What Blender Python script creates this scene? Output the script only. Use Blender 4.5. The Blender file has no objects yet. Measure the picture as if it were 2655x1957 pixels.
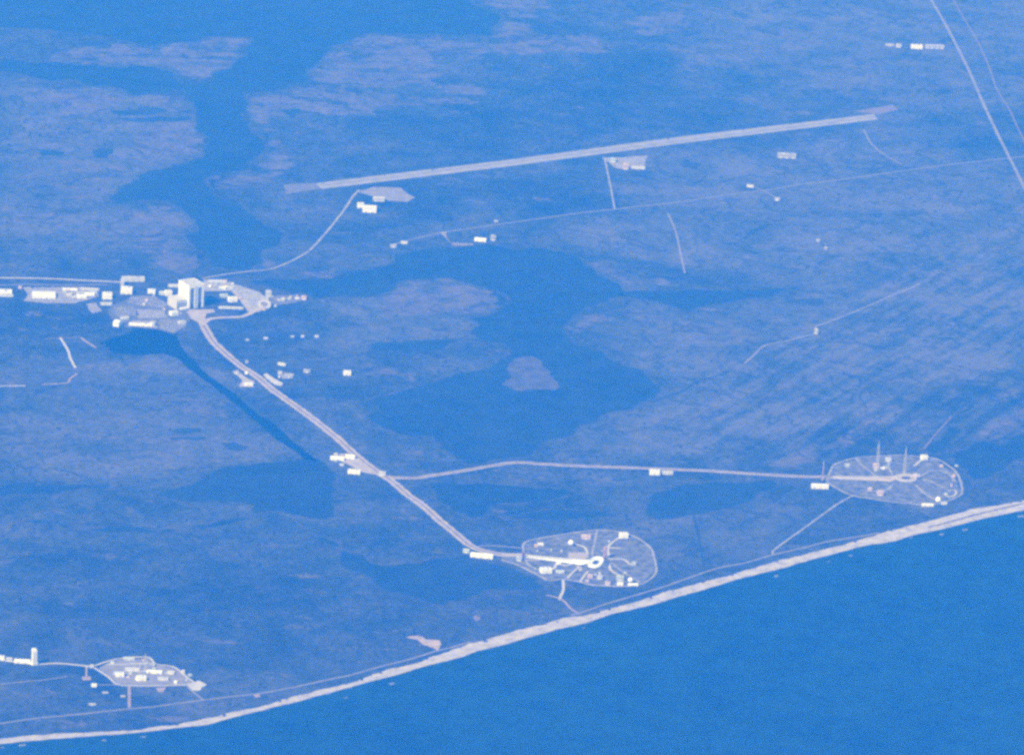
import bpy, math, random
import numpy as np
from mathutils import Matrix, Vector
from mathutils.geometry import delaunay_2d_cdt

random.seed(7)
scene = bpy.context.scene
COL = scene.collection

# ------------------------------------------------------------------ camera
# Map frame: metres, +X east, +Y north, origin at the nearer launch pad.
cam_data = bpy.data.cameras.new('camera')
cam = bpy.data.objects.new('camera', cam_data)
COL.objects.link(cam)
cam_data.sensor_fit = 'HORIZONTAL'
cam_data.sensor_width = 36.0
cam_data.lens = 5888.0 / 1024.0 * 36.0
cam_data.clip_start = 10.0
cam_data.clip_end = 250000.0
cam.matrix_world = Matrix(((0.054822, -0.315283, 0.947413, 32914.0),
                           (0.997299, -0.029161, -0.067413, -2904.0),
                           (0.048881, 0.948550, 0.312832, 12000.0),
                           (0, 0, 0, 1)))
scene.camera = cam

# ------------------------------------------------------------------ sky, sun, exposure
SUN_AZ, SUN_EL = 134.0, 42.0
world = bpy.data.worlds.new('World')
scene.world = world
world.use_nodes = True
wn = world.node_tree
bg = wn.nodes['Background']
sky = wn.nodes.new('ShaderNodeTexSky')
sky.sky_type = 'NISHITA'
sky.sun_disc = False
sky.sun_elevation = math.radians(SUN_EL)
sky.sun_rotation = math.radians(SUN_AZ)
wn.links.new(sky.outputs['Color'], bg.inputs['Color'])
bg.inputs['Strength'].default_value = 0.10

sun_data = bpy.data.lights.new('sun', 'SUN')
sun_data.energy = 5.0
sun_data.angle = math.radians(0.53)
sun_data.color = (1.0, 0.985, 0.97)
sun = bpy.data.objects.new('sun', sun_data)
COL.objects.link(sun)
az, el = math.radians(SUN_AZ), math.radians(SUN_EL)
to_sun = Vector((math.sin(az) * math.cos(el), math.cos(az) * math.cos(el), math.sin(el)))
sun.rotation_euler = to_sun.to_track_quat('Z', 'Y').to_euler()
sun.location = (0, 0, 20000)

scene.view_settings.view_transform = 'Standard'
scene.view_settings.look = 'None'
scene.view_settings.exposure = 0.35
scene.view_settings.gamma = 1.0
scene.view_settings.use_curve_mapping = False
scene.cycles.volume_bounces = 2
scene.cycles.max_bounces = 6
scene.cycles.filter_width = 3.0
scene.cycles.use_denoising = False

# ------------------------------------------------------------------ survey map (metres)
WATER = [
    ('western_lagoon', 'broad branching lagoon arm winding down past the grey marsh islands',
     [(-15691,16),(-13005,-102),(-12824,1),(-12549,105),(-12205,19),(-11778,-28),(-11699,-105),(-12022,-125),(-11958,-263),(-12001,-480),(-11946,-726),(-11912,-995),(-11637,-1149),(-11482,-1286),(-11153,-1366),(-10873,-1444),(-10560,-1463),(-10388,-1608),(-10176,-1741),(-10108,-1940),(-9676,-1969),(-9259,-1928),(-8854,-1843),(-8572,-1813),(-8321,-1896),(-7994,-1967),(-7888,-2213),(-7610,-2254),(-7382,-2217),(-7204,-2087),(-6877,-1960),(-6631,-1811),(-6492,-1727),(-6269,-1753),(-6035,-1907),(-5746,-1921),(-5598,-1976),(-5565,-2124),(-5625,-2229),(-5780,-2281),(-5956,-2323),(-6094,-2386),(-6305,-2460),(-6417,-2439),(-6501,-2342),(-6722,-2362),(-6936,-2459),(-7156,-2535),(-7219,-2656),(-7122,-2841),(-6992,-2992),(-7219,-3005),(-7459,-2920),(-7627,-2800),(-7826,-2768),(-8005,-2580),(-8224,-2401),(-8599,-2287),(-8924,-2308),(-9335,-2352),(-9669,-2385),(-9874,-2454),(-10136,-2430),(-10080,-2535),(-9978,-2663),(-9869,-2860),(-10037,-2896),(-10153,-3013),(-10133,-3176),(-10296,-3272),(-10227,-3481),(-10460,-3719),(-10541,-4143),(-10718,-4149),(-10822,-3669),(-10804,-3457),(-10748,-3185),(-10792,-2831),(-10772,-2630),(-10611,-2488),(-10310,-2430),(-10381,-2207),(-10689,-2217),(-10796,-2074),(-11119,-1999),(-11487,-1971),(-11728,-1896),(-11703,-2270),(-11491,-2307),(-11464,-2523),(-11345,-2739),(-11423,-2847),(-11615,-3148),(-11716,-3450),(-11731,-3691),(-11755,-4232),(-15035,-4603)]),
    ('central_lagoon', 'wide open lagoon between the crawler track and the runway woods',
     [(-4938,-1600),(-5092,-1618),(-5129,-1763),(-5174,-1836),(-5253,-1918),(-5343,-2064),(-5410,-1916),(-5414,-1705),(-5476,-1441),(-5663,-1339),(-5673,-1245),(-5794,-1103),(-5913,-992),(-6171,-940),(-6119,-920),(-6243,-776),(-6278,-613),(-6333,-438),(-6404,-283),(-6356,-221),(-6293,-116),(-6362,18),(-6286,164),(-6155,307),(-5979,349),(-5670,477),(-5501,550),(-5291,556),(-5144,472),(-4951,269),(-4739,193),(-4495,115),(-4229,118),(-4139,215),(-4053,353),(-3828,398),(-3708,491),(-3620,586),(-3431,622),(-3276,660),(-3013,539),(-2817,425),(-2675,216),(-2447,52),(-2260,-9),(-2157,-162),(-2002,-230),(-1880,-266),(-1808,-425),(-1693,-567),(-1638,-704),(-1861,-829),(-2036,-860),(-2209,-931),(-2139,-1050),(-2394,-1227),(-2539,-1310),(-2700,-1217),(-2913,-1259),(-3051,-1115),(-3158,-972),(-3292,-886),(-3401,-741),(-3548,-533),(-3784,-419),(-3891,-322),(-4024,-294),(-4118,-351),(-4136,-503),(-4120,-668),(-3985,-715),(-3927,-972),(-3932,-1267),(-4032,-1254),(-4110,-1118),(-4173,-809),(-4220,-663),(-4231,-550),(-4173,-461),(-4468,-518),(-4667,-550),(-4742,-473),(-4894,-309),(-5208,-282),(-5337,-381),(-5431,-492),(-5559,-624),(-5510,-753),(-5458,-924),(-5237,-1027),(-5088,-1137),(-5037,-1295),(-5056,-1451),(-4980,-1526)]),
    ('lagoon_channel', 'narrow blue channel leading north from the central lagoon',
     [(-5377,541),(-5406,724),(-5467,985),(-5466,1257),(-5529,1529),(-5627,1806),(-5540,1819),(-5300,1518),(-5167,1230),(-5007,1006),(-4986,899),(-5078,856),(-5184,707),(-5237,542)]),
    ('turning_basin', 'blue turning basin below the tall assembly building with its straight barge canal',
     [(-4249,-2780),(-4220,-2627),(-4110,-2505),(-3883,-2477),(-3771,-2450),(-3661,-2415),(-3319,-2306),(-3114,-2208),(-2873,-2111),(-2575,-1997),(-2371,-1892),(-2138,-1808),(-1760,-1662),(-1646,-1626),(-1697,-1716),(-1918,-1808),(-2176,-1919),(-2429,-2023),(-2815,-2166),(-3025,-2253),(-3328,-2381),(-3481,-2450),(-3646,-2505),(-3709,-2596),(-3660,-2767),(-3710,-2928),(-3804,-2959),(-3897,-3010),(-4003,-2931),(-4112,-2820)]),
    ('creek', 'dark winding creek left of the crawler track',
     [(-1696,-1730),(-1719,-1624),(-1564,-1561),(-1368,-1499),(-764,-1534),(-594,-1576),(-597,-1707),(-657,-1817),(-731,-1938),(-584,-2042),(-463,-2174),(-308,-2406),(-255,-2563),(-282,-2729),(-263,-2959),(-326,-3190),(-389,-3421),(-383,-3836),(-478,-3839),(-447,-3377),(-384,-3145),(-358,-2960),(-391,-2729),(-316,-2637),(-355,-2498),(-479,-2313),(-573,-2173),(-665,-2060),(-807,-2030),(-872,-2170),(-814,-2358),(-869,-2545),(-927,-2685),(-1034,-2592),(-1205,-2403),(-1357,-2308),(-1513,-2164),(-1621,-1923),(-1661,-1798)]),
    ('creek', 'thin dark creek strip at the left edge above the long stream',
     [(-1012,-3858),(-1108,-3392),(-1085,-3156),(-1137,-2884),(-1022,-2902),(-972,-3154),(-869,-3386),(-886,-3853)]),
    ('coastal_pond', 'deep blue pond below the nearer launch pad',
     [(-600,-1837),(-498,-1746),(-315,-1639),(-243,-1530),(-109,-1515),(145,-1357),(188,-1221),(39,-1023),(-35,-753),(74,-620),(210,-489),(411,-373),(510,-306),(571,-419),(545,-599),(621,-739),(753,-791),(870,-976),(702,-1122),(634,-1255),(538,-1342),(335,-1418),(213,-1542),(53,-1538),(-129,-1606),(-258,-1677),(-454,-1775)]),
    ('coastal_pond', 'blue pond right of the crawler track near its fork',
     [(-1325,-986),(-1346,-737),(-1327,-547),(-1296,-310),(-1271,-92),(-1144,-81),(-1010,-327),(-927,-568),(-727,-625),(-636,-724),(-795,-819),(-984,-905),(-1044,-941)]),
    ('coastal_pond', 'thin blue pond strip just behind the nearer launch pad',
     [(-753,-577),(-875,-287),(-884,-3),(-849,184),(-772,197),(-727,-14),(-676,-299),(-673,-534)]),
    ('coastal_pond', 'wide blue pond between the two launch pads',
     [(-1272,434),(-1383,558),(-1464,668),(-1471,755),(-1494,1017),(-1563,1159),(-1546,1293),(-1425,1233),(-1302,1134),(-1095,1038),(-992,904),(-904,792),(-867,675),(-856,617),(-764,508),(-729,420),(-806,341),(-1005,375)]),
    ('coastal_pond', 'blue pond behind the far launch pad',
     [(-2752,2462),(-2728,2539),(-2606,2553),(-2417,2469),(-2197,2372),(-2118,2313),(-2132,2236),(-2216,2236),(-2499,2370)]),
    ('coastal_pond', 'blue wetland pool beyond the far end of the far launch pad',
     [(-2049,2383),(-2331,2528),(-2478,2656),(-2256,2706),(-2540,2834),(-2936,3139),(-2195,3034),(-2025,2793),(-1808,2665),(-1620,2524),(-1498,2449),(-1789,2448),(-1933,2408)]),
    ('coastal_pond', 'narrow blue slough left of the far launch pad ring',
     [(-1913,1554),(-2105,1653),(-2294,1762),(-2250,1772),(-2048,1676),(-1908,1602)]),
    ('marsh_pool', 'thin dark pool in the striped marsh left of the canal, upper one',
     [(-2173,-2535),(-2228,-2351),(-2156,-2356),(-2124,-2516)]),
    ('marsh_pool', 'thin dark pool in the striped marsh left of the canal, middle one',
     [(-2023,-2545),(-2064,-2313),(-2010,-2323),(-1985,-2535)]),
    ('marsh_pool', 'dark wedge-shaped pool in the striped marsh left of the canal',
     [(-1947,-2227),(-1984,-2140),(-1889,-2044),(-1827,-2074),(-1833,-2180)]),
    ('marsh_pool', 'small round pool in the grey marsh right of the western lagoon',
     [(-9540,-1682),(-9717,-1621),(-9702,-1563),(-9507,-1602),(-9417,-1650)]),
    ('marsh_pool', 'long pool in the marsh left of the western lagoon',
     [(-9521,-2984),(-9507,-2857),(-9636,-2662),(-9520,-2570),(-9416,-2662),(-9381,-2776),(-9383,-2937)]),
    ('marsh_pool', 'thin pool under the long one left of the western lagoon',
     [(-9300,-2936),(-9405,-2398),(-9314,-2386),(-9230,-2890)]),
    ('marsh_pool', 'small pool in the far left marsh',
     [(-8400,-3500),(-8341,-3309),(-8239,-3329),(-8242,-3474)]),
    ('marsh_pool', 'squarish pool in the far left marsh',
     [(-8425,-3108),(-8480,-2974),(-8235,-3005),(-8207,-3083)]),
]
ISLETS = [
    ('islet', 'grey marshy islet in the middle of the central lagoon', [(-3695,-333),(-3830,-274),(-3890,-159),(-3684,-110),(-3560,-57),(-3402,-41),(-3277,-14),(-3195,-49),(-3205,-109),(-3156,-302),(-3274,-396),(-3407,-328)]),
]
DITCHES = [
    ('runway_ditch', 'dark drainage ditch along the far side of the runway', 18, [(-7893,-1456),(-7948,-1321),(-8242,-751),(-8577,-56),(-9018,657),(-9350,1307),(-9506,1561),(-9705,1894)]),
    ('canal', 'dark straight ditch near the coast between the launch pads', 16, [(-845,654),(-554,653),(-200,646),(69,637)]),
    ('canal', 'thin dark ditch running from the central lagoon to the north woods', 18, [(-2999,548),(-3273,802),(-3422,872),(-3580,1027),(-3703,1130)]),
]
MARSH = [
    [(-11728,-1896),(-11703,-2270),(-11491,-2307),(-11464,-2523),(-11345,-2739),(-11377,-2847),(-11340,-3145),(-11272,-3323),(-11028,-3461),(-10881,-3553),(-10748,-3185),(-10792,-2831),(-10772,-2630),(-10611,-2488),(-10310,-2430),(-10381,-2207),(-10689,-2217),(-10796,-2074),(-11119,-1999),(-11487,-1971)],
    [(-10058,-3791),(-10096,-3478),(-10089,-3176),(-10109,-3013),(-9863,-2906),(-9740,-2859),(-9598,-2985),(-9384,-3006),(-9344,-3165),(-9253,-3404),(-9491,-3523),(-9728,-3678)],
    [(-9833,-2802),(-9957,-2663),(-9823,-2524),(-9623,-2409),(-9453,-2420),(-9525,-2524),(-9678,-2662)],
    [(-9208,-2718),(-9270,-2547),(-9251,-2352),(-8681,-2287),(-8264,-2401),(-8368,-2547),(-8416,-2827),(-8819,-2864)],
    [(-8872,-3114),(-8966,-3013),(-8606,-2941),(-8713,-3067)],
    [(-8565,-3650),(-8601,-3335),(-8361,-3309),(-8460,-3501)],
    [(-8114,-3371),(-8117,-2993),(-8449,-2895),(-8291,-2871),(-7889,-2913),(-7801,-2990),(-7806,-3299)],
    [(-7677,-3407),(-7612,-3285),(-7358,-3138),(-7171,-3092),(-7159,-3201),(-7379,-3292),(-7363,-3445)],
    [(-7735,-3232),(-7692,-2922),(-7534,-2943),(-7551,-3141)],
    [(-6880,-2980),(-7023,-2710),(-7143,-2656),(-7077,-2557),(-6826,-2438),(-6574,-2352),(-6496,-2385),(-6520,-2514),(-6610,-2708),(-6744,-2849)],
    [(-6893,-3738),(-6957,-3491),(-6856,-3489),(-6799,-3736)],
    [(-6730,-3680),(-6803,-3347),(-6742,-3216),(-6612,-3666)],
    [(-6415,-2804),(-6479,-2546),(-6230,-2471),(-5930,-2567),(-5910,-2758)],
    [(-10517,-1452),(-10923,-1407),(-11385,-1324),(-11634,-1172),(-11888,-996),(-11901,-533),(-11888,-266),(-11720,-128),(-12016,9),(-12406,103),(-12746,146),(-13062,-37),(-13605,-35),(-13690,602),(-12893,527),(-12677,353),(-12431,302),(-12115,418),(-12031,866),(-11812,973),(-11556,773),(-11610,473),(-11380,96),(-11198,-274),(-11091,-411),(-10785,-341),(-10814,-471),(-10451,-545),(-10320,-904),(-10379,-1137),(-10409,-1254)],
    [(-10187,-1284),(-10223,-990),(-10167,-733),(-10140,-230),(-10050,-258),(-9927,-567),(-9886,-919),(-9620,-998),(-9588,-1277)],
    [(-10540,-542),(-10554,-245),(-10332,-79),(-10228,-225),(-10278,-529)],
    [(-10023,-1930),(-10134,-1730),(-10312,-1692),(-10283,-1575),(-10348,-1397),(-10283,-1210),(-9593,-1229),(-9470,-1557),(-9724,-1563),(-9541,-1671),(-9186,-1838),(-9343,-1927),(-9677,-1957)],
    [(-8856,-1831),(-8828,-1718),(-8470,-1645),(-8066,-1676),(-7774,-1826),(-7801,-1936),(-8036,-1944),(-8326,-1851),(-8576,-1779)],
    [(-7845,-2247),(-7908,-2035),(-7878,-1946),(-7702,-1771),(-7612,-1884),(-7465,-2161),(-7534,-2238)],
    [(-5237,-1027),(-5458,-924),(-5510,-753),(-5559,-624),(-5431,-492),(-5240,-301),(-4894,-309),(-4759,-473),(-4756,-681),(-4662,-944),(-4744,-1148),(-5093,-1085)],
    [(-4245,-1093),(-4363,-904),(-4381,-718),(-4590,-647),(-4324,-618),(-4245,-755),(-4172,-994)],
    [(-3992,-633),(-4101,-352),(-3956,-329),(-3815,-438),(-3975,-471)],
    [(-3640,-751),(-3765,-623),(-3580,-531),(-3529,-564),(-3633,-650)],
    [(-3602,-1328),(-3556,-1138),(-3354,-904),(-3189,-970),(-3176,-1121),(-3413,-1293)],
    [(-5980,360),(-5850,490),(-5825,595),(-5654,668),(-5744,857),(-5534,883),(-5631,794),(-5574,577),(-5705,469)],
    [(-4429,121),(-4775,216),(-4921,309),(-4769,497),(-4659,416),(-4611,267),(-4335,187),(-4182,321),(-4080,293),(-4231,139)],
    [(-1800,1201),(-2143,1401),(-2286,1662),(-2768,1954),(-2640,1899),(-2165,1649),(-1912,1476),(-1755,1362)],
    [(-2104,2331),(-2579,2590),(-2904,2783),(-3302,3030),(-3501,3118),(-2864,3029),(-2472,2755),(-2425,2570)],
    [(-3276,2396),(-3986,2772),(-4264,2933),(-3991,2824),(-3583,2618),(-3214,2409)],
    [(-3388,-2765),(-3505,-2706),(-3468,-2585),(-3377,-2645)],
    [(-1412,-3588),(-1411,-3427),(-1340,-3454),(-1343,-3586)],
    [(-1271,-2980),(-1282,-2848),(-1184,-2922)],
    [(-606,-3390),(-635,-3205),(-522,-3207),(-499,-3350)],
    [(-2089,-2642),(-2131,-2158),(-1974,-2256),(-1919,-2545)],
    [(-2673,-2545),(-2618,-2133),(-2523,-2232),(-2555,-2496)],
    [(-6003,-2557),(-6021,-2386),(-5742,-2303),(-5485,-2388),(-5505,-2546),(-5773,-2705)],
    [(-5467,-1873),(-5683,-1488),(-5806,-1335),(-5550,-1407),(-5419,-1653)],
    [(-5853,-1920),(-6080,-1821),(-6017,-1726),(-5685,-1817),(-5677,-1901)],
    [(2921,-3452),(2797,-2966),(2839,-2924),(2910,-2965),(2972,-3216),(3012,-3466)],
    [(2711,-2713),(2568,-2305),(2661,-2323),(2774,-2628)],
    [(-12304,2092),(-12325,2255),(-12204,2230),(-12187,2093)],
    [(-12692,2328),(-12471,2467),(-12155,2398),(-12142,2298)],
    [(-12621,1031),(-13034,1613),(-12354,1557),(-12126,1241)],
    [(-4157,-3552),(-4199,-3461),(-4101,-3449),(-4077,-3529)],
]
PALE = [
    [(-8961,880),(-9081,1927),(-9814,2822),(-8492,3931),(-4168,3315),(-3444,2498),(-2747,1712),(-2251,1265),(-1811,639),(-1884,-227),(-2260,-9),(-2817,425),(-3289,804),(-3652,589),(-4088,376),(-4619,351),(-5122,597),(-4880,936),(-5160,1335),(-5566,1907),(-6483,-62),(-7144,527)],
    [(-14305,1406),(-14768,4825),(-10407,4204),(-10278,3113),(-11408,1425)],
    [(-4080,-2474),(-4353,-2392),(-3900,-2292),(-3462,-2145),(-3150,-2088),(-3139,-2208),(-3350,-2316),(-3723,-2445)],
    [(-3541,-3346),(-3617,-2545),(-3000,-2347),(-2708,-2152),(-2178,-1963),(-1830,-1872),(-1353,-2355),(-1219,-2923),(-1163,-3581),(-3196,-3637)],
    [(-10054,-3825),(-10167,-2897),(-9621,-2432),(-8599,-2287),(-8180,-2435),(-7748,-2768),(-7145,-2983),(-6826,-2438),(-5938,-2493),(-5812,-3709)],
    [(-3630,-2746),(-3605,-2495),(-3010,-2248),(-2138,-1915),(-1809,-1776),(-1851,-1968),(-2845,-2348),(-3288,-2645)],
    [(-832,662),(-1004,1048),(-1186,1545),(-543,1193),(-260,1071),(-176,691)],
    [(1310,-3161),(1277,-2721),(1518,-2632),(1800,-3153)],
    [(-5062,-1399),(-5151,-506),(-4264,-548),(-4068,-1222),(-3082,-1453)],
    [(-1002,337),(-548,576),(51,526),(63,376),(-522,254)],
]
DARK = [
    [(-9040,-3797),(-9203,-3118),(-8702,-3168),(-8631,-3786)],
    [(-11137,-37),(-11858,1343),(-10071,1367),(-9143,666),(-8599,-510),(-8931,-1180),(-9800,-922),(-10056,-210)],
    [(-7566,-888),(-8322,608),(-7413,545),(-6859,-369),(-7192,-792)],
    [(38,-3366),(157,-1503),(1684,-1546),(1984,-2371),(1659,-2893),(1576,-3418)],
    [(-5812,-3709),(-5910,-2758),(-5575,-2546),(-5322,-2964),(-5353,-3696)],
    [(-4631,-3676),(-4566,-2957),(-4237,-2902),(-4024,-3052),(-4097,-3662)],
    [(160,-1540),(912,-1202),(1402,-1043),(1928,-1588)],
    [(-4531,-2289),(-4708,-1512),(-4448,-1416),(-4241,-1831),(-4244,-2137)],
    [(-1105,-464),(-1255,308),(-661,264),(-552,-400)],
    [(-3019,-2149),(-2003,-1579),(-1758,-1681),(-2277,-1864),(-2863,-2151)],
    [(-523,1285),(-1137,1635),(-1071,2202),(-637,1675)],
]
RIDGES = [
    [(-2969,733),(-4673,1604),(-6175,2622),(-7415,3777),(-1954,3000),(-2364,2562),(-2238,2150),(-1810,1319),(-1752,634)],
]
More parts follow.
